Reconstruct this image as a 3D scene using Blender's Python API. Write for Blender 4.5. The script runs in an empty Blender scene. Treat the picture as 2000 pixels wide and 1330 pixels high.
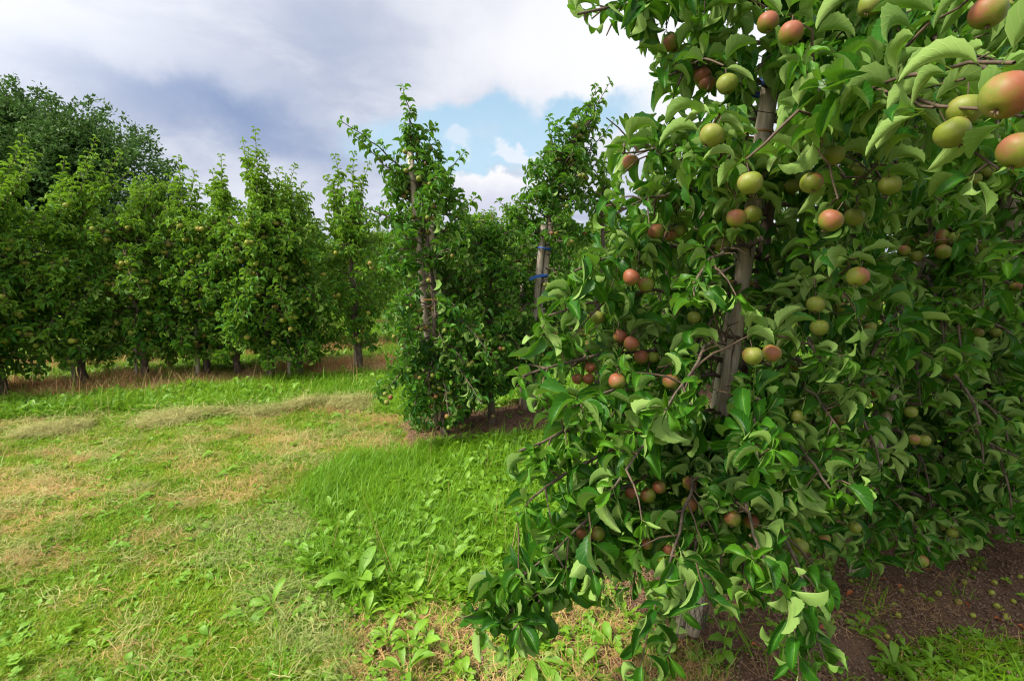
import bpy, math, random
import numpy as np
from mathutils import Vector, Matrix

random.seed(7)
rng = np.random.default_rng(7)
D = bpy.data
SC = bpy.context.scene
COL = SC.collection
R = math.radians
PITCH = R(9.0)
CAMZ = 1.5
FPX = 1000.0                                    # focal length in photo pixels (photo 2000 wide)

# ------------------------------------------------------------------ camera
cd = D.cameras.new('camera')
SC.render.engine = 'CYCLES'
SC.cycles.use_denoising = True; SC.cycles.denoising_prefilter = 'ACCURATE'; SC.cycles.denoising_input_passes = 'RGB_ALBEDO_NORMAL'; SC.cycles.filter_width = 1.15
cam = D.objects.new('camera', cd); COL.objects.link(cam)
cam.location = (0, 0, CAMZ); cam.rotation_euler = (R(90) - PITCH, 0, 0)
cd.sensor_width = 36; cd.lens = 18.0; cd.clip_end = 2000; cd.clip_start = 0.02
cd.dof.use_dof = True; cd.dof.focus_distance = 1.55; cd.dof.aperture_fstop = 16
SC.camera = cam

def ray(px, py):
    u = (px - 1000) / FPX; v = (py - 665) / FPX
    return np.array([u, math.cos(PITCH) - v * math.sin(PITCH), -math.sin(PITCH) - v * math.cos(PITCH)])
def P(px, py, d):                               # a point seen in the photo, D metres in front of the camera
    return np.array([0, 0, CAMZ]) + ray(px, py) * d
def Gd(px, py):
    r = ray(px, py); return r[:2] * (CAMZ / -r[2])
def proj(p):
    p = np.asarray(p, float); q = p - np.array([0, 0, CAMZ])
    dep = q[..., 1] * math.cos(PITCH) - q[..., 2] * math.sin(PITCH)
    up = q[..., 1] * math.sin(PITCH) + q[..., 2] * math.cos(PITCH)
    dd = np.where(np.abs(dep) < 1e-3, 1e-3, dep)
    return 1000 + FPX * q[..., 0] / dd, 665 - FPX * up / dd, dep

# ------------------------------------------------------------------ light
SC.view_settings.view_transform = 'Standard'; SC.view_settings.look = 'None'
SC.view_settings.gamma = 1; SC.view_settings.exposure = 0.95; SC.view_settings.use_curve_mapping = False
SUN_EL, SUN_AZ = 50, 248                        # degrees; azimuth clockwise from +Y
sl = D.lights.new('sun', 'SUN'); so = D.objects.new('sun', sl); COL.objects.link(so)
sl.energy = 3.5; sl.angle = R(10); sl.color = (1.0, 0.94, 0.80)
sd = Vector((math.sin(R(SUN_AZ)) * math.cos(R(SUN_EL)), math.cos(R(SUN_AZ)) * math.cos(R(SUN_EL)), math.sin(R(SUN_EL))))
so.rotation_euler = sd.to_track_quat('Z', 'Y').to_euler()

# small node helper ----------------------------------------------------------
class NT:
    def __init__(s, tree): s.t = tree; s.n = tree.nodes; s.l = tree.links
    def node(s, typ, **kw):
        n = s.n.new(typ)
        for k, v in kw.items(): setattr(n, k, v)
        return n
    def put(s, sock, v):
        if isinstance(v, bpy.types.NodeSocket): s.l.new(v, sock)
        elif v is not None:
            try: sock.default_value = v
            except TypeError: sock.default_value = (*v, 1.0)
    def math(s, op, a, b=None, c=None, clamp=False):
        n = s.node('ShaderNodeMath', operation=op, use_clamp=clamp)
        for i, v in enumerate((a, b, c)):
            if v is not None: s.put(n.inputs[i], v)
        return n.outputs[0]
    def vmath(s, op, a, b=None, out=0):
        n = s.node('ShaderNodeVectorMath', operation=op)
        s.put(n.inputs[0], a)
        if b is not None: s.put(n.inputs['Scale'] if op == 'SCALE' else n.inputs[1], b)
        return n.outputs[out]
    def mix(s, f, a, b, mode='MIX'):
        n = s.node('ShaderNodeMix', data_type='RGBA', blend_type=mode, clamp_factor=True)
        s.put(n.inputs[0], f); s.put(n.inputs[6], a); s.put(n.inputs[7], b)
        return n.outputs[2]
    def noise(s, vec, scale, detail=4, rough=.55, dist=0.0, out=0):
        n = s.node('ShaderNodeTexNoise')
        s.put(n.inputs['Vector'], vec); n.inputs['Scale'].default_value = scale
        n.inputs['Detail'].default_value = detail; n.inputs['Roughness'].default_value = rough
        n.inputs['Distortion'].default_value = dist
        return n.outputs[out]
    def ss(s, x, a, b, lo=0.0, hi=1.0):
        n = s.node('ShaderNodeMapRange', interpolation_type='SMOOTHSTEP')
        s.put(n.inputs[0], x); n.inputs[1].default_value = a; n.inputs[2].default_value = b
        n.inputs[3].default_value = lo; n.inputs[4].default_value = hi
        return n.outputs[0]
    def sep(s, v):
        n = s.node('ShaderNodeSeparateXYZ'); s.put(n.inputs[0], v); return n.outputs
    def comb(s, x, y, z):
        n = s.node('ShaderNodeCombineXYZ'); s.put(n.inputs[0], x); s.put(n.inputs[1], y); s.put(n.inputs[2], z); return n.outputs[0]

# ------------------------------------------------------------------ sky
def make_world():
    w = D.worlds.new('World'); SC.world = w; w.use_nodes = True
    k = NT(w.node_tree); k.n.clear()
    out = k.node('ShaderNodeOutputWorld'); bg = k.node('ShaderNodeBackground'); bg.inputs[1].default_value = 0.1
    sky = k.node('ShaderNodeTexSky'); sky.sky_type = 'NISHITA'; sky.sun_disc = False
    sky.sun_elevation = R(SUN_EL); sky.sun_rotation = R(SUN_AZ); sky.air_density = 1.0; sky.dust_density = 2.0
    tc = k.node('ShaderNodeTexCoord'); d = k.vmath('NORMALIZE', tc.outputs['Generated'])
    x, y, z = k.sep(d)
    den = k.math('ADD', k.math('MAXIMUM', z, 0.0), 0.16)
    pl = k.comb(k.math('DIVIDE', x, den), k.math('DIVIDE', y, den), 0.0)      # a cloud layer seen from below
    n_big = k.noise(pl, .8, 3, .5, .3); n_mid = k.noise(pl, 2.6, 6, .58, .4); n_det = k.noise(d, 9.0, 7, .6, .3)
    warp = k.math('MULTIPLY', k.math('SUBTRACT', k.noise(d, 5.0, 5, .6), .5), .16)
    warp2 = k.math('MULTIPLY', k.math('SUBTRACT', k.noise(d, 14.0, 5, .65), .5), .07)
    def blob(px, py, rx, ry, tilt=0.0, w=1.0):                                # a soft patch of sky around one direction
        v = ray(px, py); c = Vector(v).normalized()
        t1 = c.cross(Vector((0, 0, 1))).normalized(); t2 = t1.cross(c).normalized()
        a, b = math.cos(R(tilt)), math.sin(R(tilt))
        u1 = t1 * a + t2 * b; u2 = t2 * a - t1 * b
        kx = rx / 1000 / (np.linalg.norm(v)); ky = ry / 1000 / (np.linalg.norm(v))
        p = k.math('DIVIDE', k.vmath('DOT_PRODUCT', d, tuple(u1), 1), kx)
        q = k.math('DIVIDE', k.math('ADD', k.vmath('DOT_PRODUCT', d, tuple(u2), 1), k.math('MULTIPLY', warp, w)), ky)
        rr = k.math('SQRT', k.math('ADD', k.math('MULTIPLY', p, p), k.math('MULTIPLY', q, q)))
        front = k.math('GREATER_THAN', k.vmath('DOT_PRODUCT', d, tuple(c), 1), 0.2)
        rr = k.math('ADD', rr, k.math('MULTIPLY', warp2, 4.5 * w))
        return k.math('MULTIPLY', front, k.ss(rr, 1.0, 0.0))
    lav = (.50, .55, .70, 1); lavd = (.28, .37, .58, 1); pale = (.69, .73, .83, 1); white = (.92, .93, .98, 1); blue = (.32, .56, .82, 1)
    # cover of cloud: lavender grey bank with lighter streaks
    c = k.mix(k.ss(n_mid, .34, .72), lav, pale)
    c = k.mix(k.math('MULTIPLY', k.ss(n_big, .50, .66), .7), c, white)
    c = k.mix(k.math('MULTIPLY', blob(400, 215, 520, 125, -14), 1.0), c, lavd)
    c = k.mix(k.math('MULTIPLY', blob(640, 60, 260, 110, -20), .55), c, (.38, .45, .62, 1))
    c = k.mix(k.math('MULTIPLY', blob(120, 40, 420, 110, 0), .5), c, pale)
    c = k.mix(k.math('MULTIPLY', blob(330, 120, 420, 70, -14), .55), c, (.66, .70, .82, 1))
    c = k.mix(k.math('MULTIPLY', blob(1230, 60, 660, 330, -10), 1.0), c, white)
    c = k.mix(k.math('MULTIPLY', blob(1250, 120, 520, 260, -10), 1.0), c, (.96, .97, 1.0, 1))
    c = k.mix(k.math('MULTIPLY', blob(560, 420, 420, 130, 0), .8), c, (.72, .76, .87, 1))
    # hole with blue sky
    skyb = k.mix(.85, k.vmath('SCALE', sky.outputs[0], .1), blue)
    hole = k.math('MAXIMUM', blob(895, 268, 300, 98, 3, 1.1), k.math('MULTIPLY', blob(1130, 235, 190, 60, 8, 1.2), .7))
    hole = k.math('MULTIPLY', k.ss(hole, .05, .50), k.ss(n_det, .30, .52, .75, 1.0))
    c = k.mix(hole, c, k.mix(k.ss(z, .1, .5), (.55, .77, .93, 1), skyb))
    c = k.mix(k.math('MULTIPLY', k.ss(blob(1010, 287, 80, 22, 0, 1.6), .05, .6), .8), c, (.85, .89, .97, 1))
    c = k.mix(k.math('MULTIPLY', k.ss(blob(892, 272, 40, 30, 0, 2.2), .05, .7), .5), c, (.85, .89, .97, 1))
    # cumulus low in the hole
    cu = k.ss(blob(985, 405, 175, 100, 0, 1.0), .10, .22)
    cuc = k.mix(k.ss(k.math('ADD', z, k.math('MULTIPLY', warp, .6)), .11, .17), (.68, .70, .83, 1), (.96, .97, 1.0, 1))
    c = k.mix(cu, c, cuc)
    # below the horizon and extra brightness round the unseen sun, added to light the orchard
    fill_glow = k.ss(k.vmath('DOT_PRODUCT', d, tuple(sd), 1), .2, 1.0)
    c = k.mix(k.math('MULTIPLY', fill_glow, .5), c, (3.6, 3.5, 3.3, 1))
    c = k.mix(k.math('LESS_THAN', z, -.02), c, (.10, .13, .07, 1))
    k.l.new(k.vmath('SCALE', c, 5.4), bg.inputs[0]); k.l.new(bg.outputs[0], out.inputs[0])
make_world()

# ------------------------------------------------------------------ materials
def new_mat(name):
    m = D.materials.new(name); m.use_nodes = True
    k = NT(m.node_tree); k.n.clear()
    out = k.node('ShaderNodeOutputMaterial'); b = k.node('ShaderNodeBsdfPrincipled')
    k.l.new(b.outputs[0], out.inputs[0])
    return m, k, b, out

def leaf_material(name, dark, mid, young, under, rough=.42, trans=.22, veins=True, inst=False, spec=.5):
    m, k, b, out = new_mat(name)
    oi = k.node('ShaderNodeObjectInfo')
    ta = k.node('ShaderNodeAttribute', attribute_name='tint'); aa = k.node('ShaderNodeAttribute', attribute_name='age')
    if inst:
        ia = k.node('ShaderNodeAttribute', attribute_name='itint', attribute_type='INSTANCER')
        rnd = k.math('FRACT', k.math('ADD', ta.outputs['Fac'], ia.outputs['Fac']))
        age = aa.outputs['Fac']
    else:
        rnd = k.math('FRACT', k.math('ADD', ta.outputs['Fac'], oi.outputs['Random']))
        oc = k.node('ShaderNodeSeparateColor'); k.l.new(oi.outputs['Color'], oc.inputs[0])
        age = k.math('ADD', aa.outputs['Fac'], oc.outputs[0])
    geo = k.node('ShaderNodeNewGeometry')
    top = k.mix(rnd, dark, mid); top = k.mix(k.math('MULTIPLY', age, .85), top, young)
    und = k.mix(k.math('MULTIPLY', rnd, .4), under, mid); und = k.mix(k.math('MULTIPLY', age, .4), und, young)
    tc = k.node('ShaderNodeTexCoord')
    n1 = k.noise(tc.outputs['Object'], 35.0, 3, .6)
    top = k.mix(k.ss(n1, .3, .7, 0, .45), top, dark)
    if veins:
        uv = k.node('ShaderNodeUVMap', uv_map='leaf'); u, v, _ = k.sep(uv.outputs[0])
        au = k.math('ABSOLUTE', k.math('MULTIPLY_ADD', u, 2.0, -1.0))
        mid_r = k.ss(au, .10, .02)
        fr = k.math('FRACT', k.math('MULTIPLY', k.math('SUBTRACT', v, k.math('MULTIPLY', au, .28)), 8.0))
        lat = k.math('MULTIPLY', k.ss(k.math('ABSOLUTE', k.math('SUBTRACT', fr, .5)), .40, .5), .5)
        vein = k.math('MAXIMUM', mid_r, lat)
        top = k.mix(k.math('MULTIPLY', vein, .5), top, young)
        und = k.mix(k.math('MULTIPLY', vein, .5), und, (.50, .56, .24, 1))
        bump = k.node('ShaderNodeBump'); bump.inputs['Strength'].default_value = .35; bump.inputs['Distance'].default_value = .002
        k.l.new(k.math('SUBTRACT', 1.0, vein), bump.inputs['Height']); k.l.new(bump.outputs[0], b.inputs['Normal'])
    if veins:
        spot = k.ss(k.noise(tc.outputs['Object'], 130.0, 2, .5), .70, .76, 0, .55); top = k.mix(spot, top, (.13, .07, .02, 1)); und = k.mix(spot, und, (.16, .10, .04, 1))
    col = k.mix(geo.outputs['Backfacing'], top, und)
    k.l.new(col, b.inputs['Base Color'])
    k.l.new(k.math('ADD', rough, k.math('MULTIPLY', geo.outputs['Backfacing'], .35)), b.inputs['Roughness'])
    b.inputs['Specular IOR Level'].default_value = spec
    tr = k.node('ShaderNodeBsdfTranslucent'); mx = k.node('ShaderNodeMixShader'); mx.inputs[0].default_value = trans
    k.l.new(k.mix(.55, top, young), tr.inputs[0])
    k.l.new(b.outputs[0], mx.inputs[1]); k.l.new(tr.outputs[0], mx.inputs[2]); k.l.new(mx.outputs[0], out.inputs[0])
    return m

M = {}
M['leaf'] = leaf_material('apple_leaf', (.008, .062, .006, 1), (.034, .148, .010, 1), (.15, .36, .014, 1), (.25, .385, .095, 1), .40, .30, spec=.24)
M['leaf_far'] = leaf_material('apple_leaf_far', (.015, .090, .007, 1), (.056, .200, .012, 1), (.25, .43, .025, 1), (.27, .41, .085, 1), .48, .34, spec=.2, veins=False)
M['leaf_big'] = leaf_material('tall_tree_leaf', (.034, .100, .012, 1), (.095, .195, .022, 1), (.09, .17, .04, 1), (.11, .17, .08, 1), .6, .25, spec=.2, veins=False)
M['weed'] = leaf_material('weed_leaf', (.11, .28, .010, 1), (.22, .41, .018, 1), (.32, .48, .04, 1), (.22, .38, .05, 1), .5, .35, inst=True)
M['weed_part'] = leaf_material('weed_leaf_single', (.10, .26, .012, 1), (.18, .36, .02, 1), (.28, .44, .04, 1), (.22, .36, .06, 1), .5, .35)
M['lush'] = leaf_material('lush_grass', (.085, .24, .002, 1), (.22, .42, .005, 1), (.32, .42, .05, 1), (.15, .32, .02, 1), .5, .4, veins=False, inst=True, spec=.35)
M['short'] = leaf_material('short_green_grass', (.085, .23, .003, 1), (.22, .39, .006, 1), (.42, .42, .07, 1), (.18, .30, .02, 1), .6, .35, veins=False, inst=True, spec=.25)
M['mown'] = leaf_material('mown_grass', (.14, .26, .005, 1), (.33, .39, .016, 1), (.55, .46, .12, 1), (.22, .32, .03, 1), .6, .35, veins=False, inst=True, spec=.25)
M['straw'] = leaf_material('dry_straw', (.40, .23, .10, 1), (.66, .46, .20, 1), (.74, .60, .32, 1), (.5, .38, .2, 1), .7, .2, veins=False, inst=True, spec=.2)
M['hay'] = leaf_material('greenish_hay', (.20, .23, .06, 1), (.48, .45, .18, 1), (.60, .54, .26, 1), (.40, .40, .15, 1), .7, .25, veins=False, inst=True, spec=.2)
M['clip'] = leaf_material('wilted_clippings', (.17, .24, .05, 1), (.34, .42, .12, 1), (.50, .54, .22, 1), (.38, .46, .18, 1), .7, .25, veins=False, inst=True, spec=.2)
M['tan'] = leaf_material('tan_grass', (.58, .32, .14, 1), (.74, .48, .22, 1), (.76, .58, .28, 1), (.7, .44, .2, 1), .7, .25, veins=False, inst=True, spec=.2)
M['orange_leaf'] = leaf_material('dead_leaf', (.30, .06, .015, 1), (.50, .15, .03, 1), (.5, .2, .05, 1), (.40, .15, .06, 1), .6, .1, veins=True)

def wood_material(name, c1, c2, scale=(40, 40, 4), rough=.85, moss=0.0):
    m, k, b, out = new_mat(name)
    tc = k.node('ShaderNodeTexCoord'); mp = k.node('ShaderNodeMapping'); mp.inputs['Scale'].default_value = scale
    k.l.new(tc.outputs['Object'], mp.inputs[0])
    n = k.noise(mp.outputs[0], 1.0, 6, .65, .4); n2 = k.noise(tc.outputs['Object'], 6.0, 3)
    c = k.mix(k.ss(n, .32, .68), c1, c2); c = k.mix(k.ss(n2, .45, .75, 0, .5), c, c1)
    if moss: c = k.mix(k.ss(n2, .55, .68, 0, moss), c, (.09, .13, .05, 1))
    k.l.new(c, b.inputs['Base Color']); b.inputs['Roughness'].default_value = rough
    bp = k.node('ShaderNodeBump'); bp.inputs['Strength'].default_value = .7; bp.inputs['Distance'].default_value = .004
    k.l.new(n, bp.inputs['Height']); k.l.new(bp.outputs[0], b.inputs['Normal'])
    return m
M['post'] = wood_material('weathered_stake', (.27, .21, .155, 1), (.56, .48, .38, 1))
M['bark'] = wood_material('apple_bark', (.055, .038, .03, 1), (.16, .115, .085, 1), (30, 30, 12), .9, .3)
M['twig'] = wood_material('twig_bark', (.05, .03, .02, 1), (.13, .085, .05, 1), (30, 30, 30), .7)
M['limb'] = wood_material('tall_tree_bark', (.10, .085, .065, 1), (.22, .19, .15, 1), (3, 3, 1), .9)

def plain(name, c, rough=.5, noise=.25, sc=60, metal=0):
    m, k, b, out = new_mat(name)
    tc = k.node('ShaderNodeTexCoord'); n = k.noise(tc.outputs['Object'], sc, 4, .6)
    k.l.new(k.mix(k.math('MULTIPLY', n, noise), c, (c[0] * .3, c[1] * .3, c[2] * .3, 1)), b.inputs['Base Color'])
    b.inputs['Roughness'].default_value = rough; b.inputs['Metallic'].default_value = metal
    return m
M['blue'] = plain('blue_band', (.02, .09, .38, 1), .45)
M['white_band'] = plain('white_band', (.65, .68, .72, 1), .5)
M['rubber'] = plain('orange_rubber_tie', (.45, .22, .06, 1), .6)
M['wire'] = plain('grey_wire', (.10, .10, .10, 1), .4, metal=.6)
M['calyx'] = plain('dried_calyx', (.14, .09, .05, 1), .9)
M['chip'] = plain('wood_chip', (.16, .08, .05, 1), .9)
M['stone'] = plain('pebble', (.25, .21, .18, 1), .9)
M['mesh_guard'] = plain('trunk_guard', (.05, .055, .05, 1), .6)

def apple_material(name, green, yellow, red):
    m, k, b, out = new_mat(name)
    oi = k.node('ShaderNodeObjectInfo'); tc = k.node('ShaderNodeTexCoord')
    oc = k.node('ShaderNodeSeparateColor'); k.l.new(oi.outputs['Color'], oc.inputs[0])
    o = k.vmath('SCALE', tc.outputs['Object'], 40.0)                          # radius about 1
    n = k.noise(tc.outputs['Object'], 45.0, 4, .6); n_s = k.node('ShaderNodeMapping'); n_s.inputs['Scale'].default_value = (260, 260, 25)
    k.l.new(tc.outputs['Object'], n_s.inputs[0]); st = k.noise(n_s.outputs[0], 1.0, 3, .6)
    side = k.math('MULTIPLY', k.vmath('DOT_PRODUCT', o, (.72, -.35, .35), 1), 1.3)
    f = k.math('ADD', side, k.math('MULTIPLY', k.math('SUBTRACT', n, .5), 1.9))
    f = k.math('ADD', f, k.math('MULTIPLY', k.math('SUBTRACT', st, .5), .9))
    f = k.math('ADD', f, k.math('MULTIPLY_ADD', oc.outputs[0], 1.5, -1.15))
    base = k.mix(n, green, yellow)
    c = k.mix(k.ss(f, -.5, 1.1, 0, .85), base, red)
    dots = k.node('ShaderNodeTexVoronoi'); k.l.new(tc.outputs['Object'], dots.inputs['Vector']); dots.inputs['Scale'].default_value = 260
    c = k.mix(k.ss(dots.outputs['Distance'], .16, .08, 0, .18), c, (.45, .36, .18, 1))
    bloom = k.math('MULTIPLY', k.ss(n, .4, .8), .10); c = k.mix(bloom, c, (.55, .45, .42, 1))
    k.l.new(c, b.inputs['Base Color']); b.inputs['Roughness'].default_value = .5; b.inputs['Specular IOR Level'].default_value = .28
    b.inputs['Subsurface Weight'].default_value = .08; b.inputs['Subsurface Radius'].default_value = (.01, .006, .002)
    return m
M['apple'] = apple_material('apple_skin', (.095, .160, .012, 1), (.22, .215, .028, 1), (.25, .050, .032, 1))
M['windfall'] = apple_material('windfall_skin', (.17, .23, .02, 1), (.34, .34, .04, 1), (.35, .15, .04, 1))

# ------------------------------------------------------------------ ground layout, in metres along (s) and across (n) the tree rows
CS, SN = math.cos(R(20)), math.sin(R(20))
def SNc(x, y): return x * CS + y * SN, -x * SN + y * CS
def XY(s, n): return s * CS - n * SN, s * SN + n * CS
_lat = rng.random((256, 256))
def vnoise(x, y, f=1.0, o=0):
    x = np.asarray(x) * f + 37.3 + o * 11.7; y = np.asarray(y) * f + 91.1 + o * 5.3
    xi = np.floor(x).astype(int); yi = np.floor(y).astype(int); u = x - xi; v = y - yi
    u = u * u * (3 - 2 * u); v = v * v * (3 - 2 * v)
    a = _lat[xi & 255, yi & 255]; b_ = _lat[(xi + 1) & 255, yi & 255]; c = _lat[xi & 255, (yi + 1) & 255]; d = _lat[(xi + 1) & 255, (yi + 1) & 255]
    return (a * (1 - u) + b_ * u) * (1 - v) + (c * (1 - u) + d * u) * v
def fbm(x, y, f=1.0, o=0): return (vnoise(x, y, f, o) + .5 * vnoise(x, y, f * 2.1, o + 1) + .25 * vnoise(x, y, f * 4.3, o + 2)) / 1.75
MOWN, STRAW, LUSH, CLIP, SOIL, TAN, SPARSE, LITTER, HAY = range(9)
def zone(x, y):
    x = np.asarray(x, float); y = np.asarray(y, float)
    wx = (fbm(x, y, 2.2, 3) - .5) * .5; wy = (fbm(x, y, 2.2, 7) - .5) * .5
    s, n = SNc(x + wx, y + wy)
    z = np.full(x.shape, MOWN)
    # straw patches on the mown track
    st = .52 * fbm(x * .7 + y * .3, y * 1.6, 1.9, 12) + .30 * vnoise(x * .6, y * 1.4, 6.0, 14) + .18 * rng.random(x.shape) + .065 * np.exp(-((n - 4.5) / 1.0) ** 2) - .13 * np.exp(-((n - 2.2) / 1.0) ** 2)
    z = np.where(st > .56, STRAW, z)
    hay = (np.abs(n - (5.45 - .05 * s)) < .05 + .14 * vnoise(s, n, 1.6, 9)) & (s < .45) & (s > -1.7) & (vnoise(s, n, 2.3, 17) > .22)
    hay |= (np.abs(n - 5.45) < .05 + .12 * vnoise(s, n, 1.6, 5)) & (s < -2.0) & (vnoise(s, n, 2.3, 18) > .5)
    bs = np.interp(n, [1.7, 2.1, 2.3, 2.6, 3.3, 3.9], [.3, .1, .1, -.1, -.25, .1])
    clip = (s > bs - .42) & (s <= bs + .02) & (n < 3.3) & (n > 0)
    z = np.where(clip & (fbm(x, y, 3.0, 21) > .36), CLIP, z)
    z = np.where((n > 2.12) & (n < 3.92) & (s > bs), LUSH, z)
    z = np.where((n <= 2.12) & (n > .75) & (s > .02) & (s < 1.25), LITTER, z)
    z = np.where((n <= 2.05) & (n > .85) & (s >= 1.15), SOIL, z)
    z = np.where((n <= 1.18) & (s > 1.72) & (fbm(x, y, 2.6, 41) > .33), SPARSE, z)
    z = np.where((n < .95) & (s > .9) & (s <= 1.8), SPARSE, z)
    z = np.where((n >= 3.92) & (n < 4.8) & (s > .62), SOIL, z)
    z = np.where((n <= 2.05) & (n > -.6) & (s >= 1.15) & (z != SPARSE), SOIL, z)
    z = np.where(hay, HAY, z)
    far = (n > 5.65 - .08 * s) | ((n >= 4.8) & (s > .6))
    z = np.where(far, LUSH, z)
    z = np.where(np.abs(n - 7.22) < .40, TAN, z)
    z = np.where(np.abs(n - 8.75) < .2, TAN, z)
    for r_ in (11.9, 14.7): z = np.where(np.abs(n - r_) < .2, TAN, z)
    return z
def gz(x, y):
    x = np.asarray(x, float); y = np.asarray(y, float)
    s, n = SNc(x, y)
    h = (fbm(x, y, .5, 31) - .5) * .08 + (fbm(x, y, 4.0, 33) - .5) * .025
    for r_ in (1.45, 4.35, 7.36, 9.1): h = h + .05 * np.exp(-((n - r_) / .4) ** 2) * (1 if r_ > 5 else (s > (.9 if r_ < 2 else .6)))
    h = h + .025 * np.exp(-((n - (5.45 - .05 * s)) / .13) ** 2) * ((s < .4) & (s > -1.9)) * (.4 + vnoise(s, n, 2.5, 9))
    d = np.hypot(x, y); return h * np.clip(1.2 - d / 60, 0, 1)

def mesh_from(name, V, F, mats, uv=None, attrs=None, smooth=True, matidx=None):
    """V (n,3); F (m,k) with k 3 or 4, one mesh."""
    me = D.meshes.new(name)
    V = np.ascontiguousarray(V, np.float32); F = np.asarray(F, np.int32)
    me.vertices.add(len(V)); me.vertices.foreach_set('co', V.ravel())
    me.loops.add(F.size); me.loops.foreach_set('vertex_index', F.ravel())
    me.polygons.add(len(F)); me.polygons.foreach_set('loop_start', np.arange(0, F.size, F.shape[1], dtype=np.int32))
    me.polygons.foreach_set('loop_total', np.full(len(F), F.shape[1], np.int32))
    me.update(calc_edges=True)
    for m in mats: me.materials.append(m)
    if matidx is not None: me.polygons.foreach_set('material_index', np.asarray(matidx, np.int32))
    if uv is not None:
        l = me.uv_layers.new(name='leaf'); l.data.foreach_set('uv', np.ascontiguousarray(uv[F.ravel()], np.float32).ravel())
    for k, a in (attrs or {}).items():
        if a.ndim == 1:
            at = me.attributes.new(k, 'FLOAT', 'POINT'); at.data.foreach_set('value', np.ascontiguousarray(a, np.float32))
        else:
            at = me.attributes.new(k, 'FLOAT_COLOR', 'POINT'); at.data.foreach_set('color', np.ascontiguousarray(a, np.float32).ravel())
    me.polygons.foreach_set('use_smooth', np.full(len(F), smooth))
    me.validate(); return me

def link(name, me, parent=None, **props):
    o = D.objects.new(name, me); COL.objects.link(o)
    if parent is not None: o.parent = parent
    for k, v in props.items(): o[k] = v
    return o

def ground():
    q = np.linspace(-1, 1, 420)
    gx = np.sinh(q * 6.2) / math.sinh(6.2) * 420
    q2 = np.linspace(-.62, 1, 460)
    gy = 2.5 + np.sinh(q2 * 6.2) / math.sinh(6.2) * 420
    X, Y = np.meshgrid(gx, gy); Z = gz(X, Y)
    n_, m_ = X.shape
    V = np.stack([X, Y, Z], -1).reshape(-1, 3)
    i = np.arange(n_ * m_).reshape(n_, m_)
    F = np.stack([i[:-1, :-1], i[:-1, 1:], i[1:, 1:], i[1:, :-1]], -1).reshape(-1, 4)
    z = zone(V[:, 0], V[:, 1])
    cols = {MOWN: (.13, .165, .018), STRAW: (.36, .25, .09), LUSH: (.045, .10, .010), CLIP: (.13, .17, .05), SOIL: (.165, .095, .058), TAN: (.50, .28, .15),
            SPARSE: (.09, .085, .03), LITTER: (.16, .095, .05), HAY: (.22, .20, .09)}
    C = np.array([cols[k] for k in range(9)])[z]
    soil = np.isin(z, (SOIL, LITTER)).astype(float)
    me = mesh_from('ground', V, F, [], attrs={'cover': np.concatenate([C, np.ones((len(C), 1))], 1), 'soil': soil})
    m, k, b, out = new_mat('orchard_ground')
    a = k.node('ShaderNodeAttribute', attribute_name='cover'); s_ = k.node('ShaderNodeAttribute', attribute_name='soil')
    tc = k.node('ShaderNodeTexCoord'); o = tc.outputs['Object']
    n1 = k.noise(o, 18, 8, .65); n2 = k.noise(o, 130, 6, .7); n3 = k.noise(o, 2.5, 4)
    c = k.mix(k.ss(n1, .35, .7, 0, .7), a.outputs['Color'], k.vmath('MULTIPLY', a.outputs['Color'], (.45, .42, .5)))
    c = k.mix(k.ss(n2, .5, .75, 0, .6), c, k.vmath('MULTIPLY', a.outputs['Color'], (1.9, 1.9, 2.0)))
    c = k.mix(k.math('MULTIPLY', s_.outputs['Fac'], k.ss(n3, .45, .7, 0, .55)), c, (.20, .125, .085, 1))
    k.l.new(c, b.inputs['Base Color']); b.inputs['Roughness'].default_value = .95; b.inputs['Specular IOR Level'].default_value = .15
    bp = k.node('ShaderNodeBump'); bp.inputs['Strength'].default_value = .9; bp.inputs['Distance'].default_value = .02
    k.l.new(k.math('ADD', n1, k.math('MULTIPLY', n2, .5)), bp.inputs['Height']); k.l.new(bp.outputs[0], b.inputs['Normal'])
    me.materials.append(m)
    link('ground', me, kind='structure')
ground()

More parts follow.
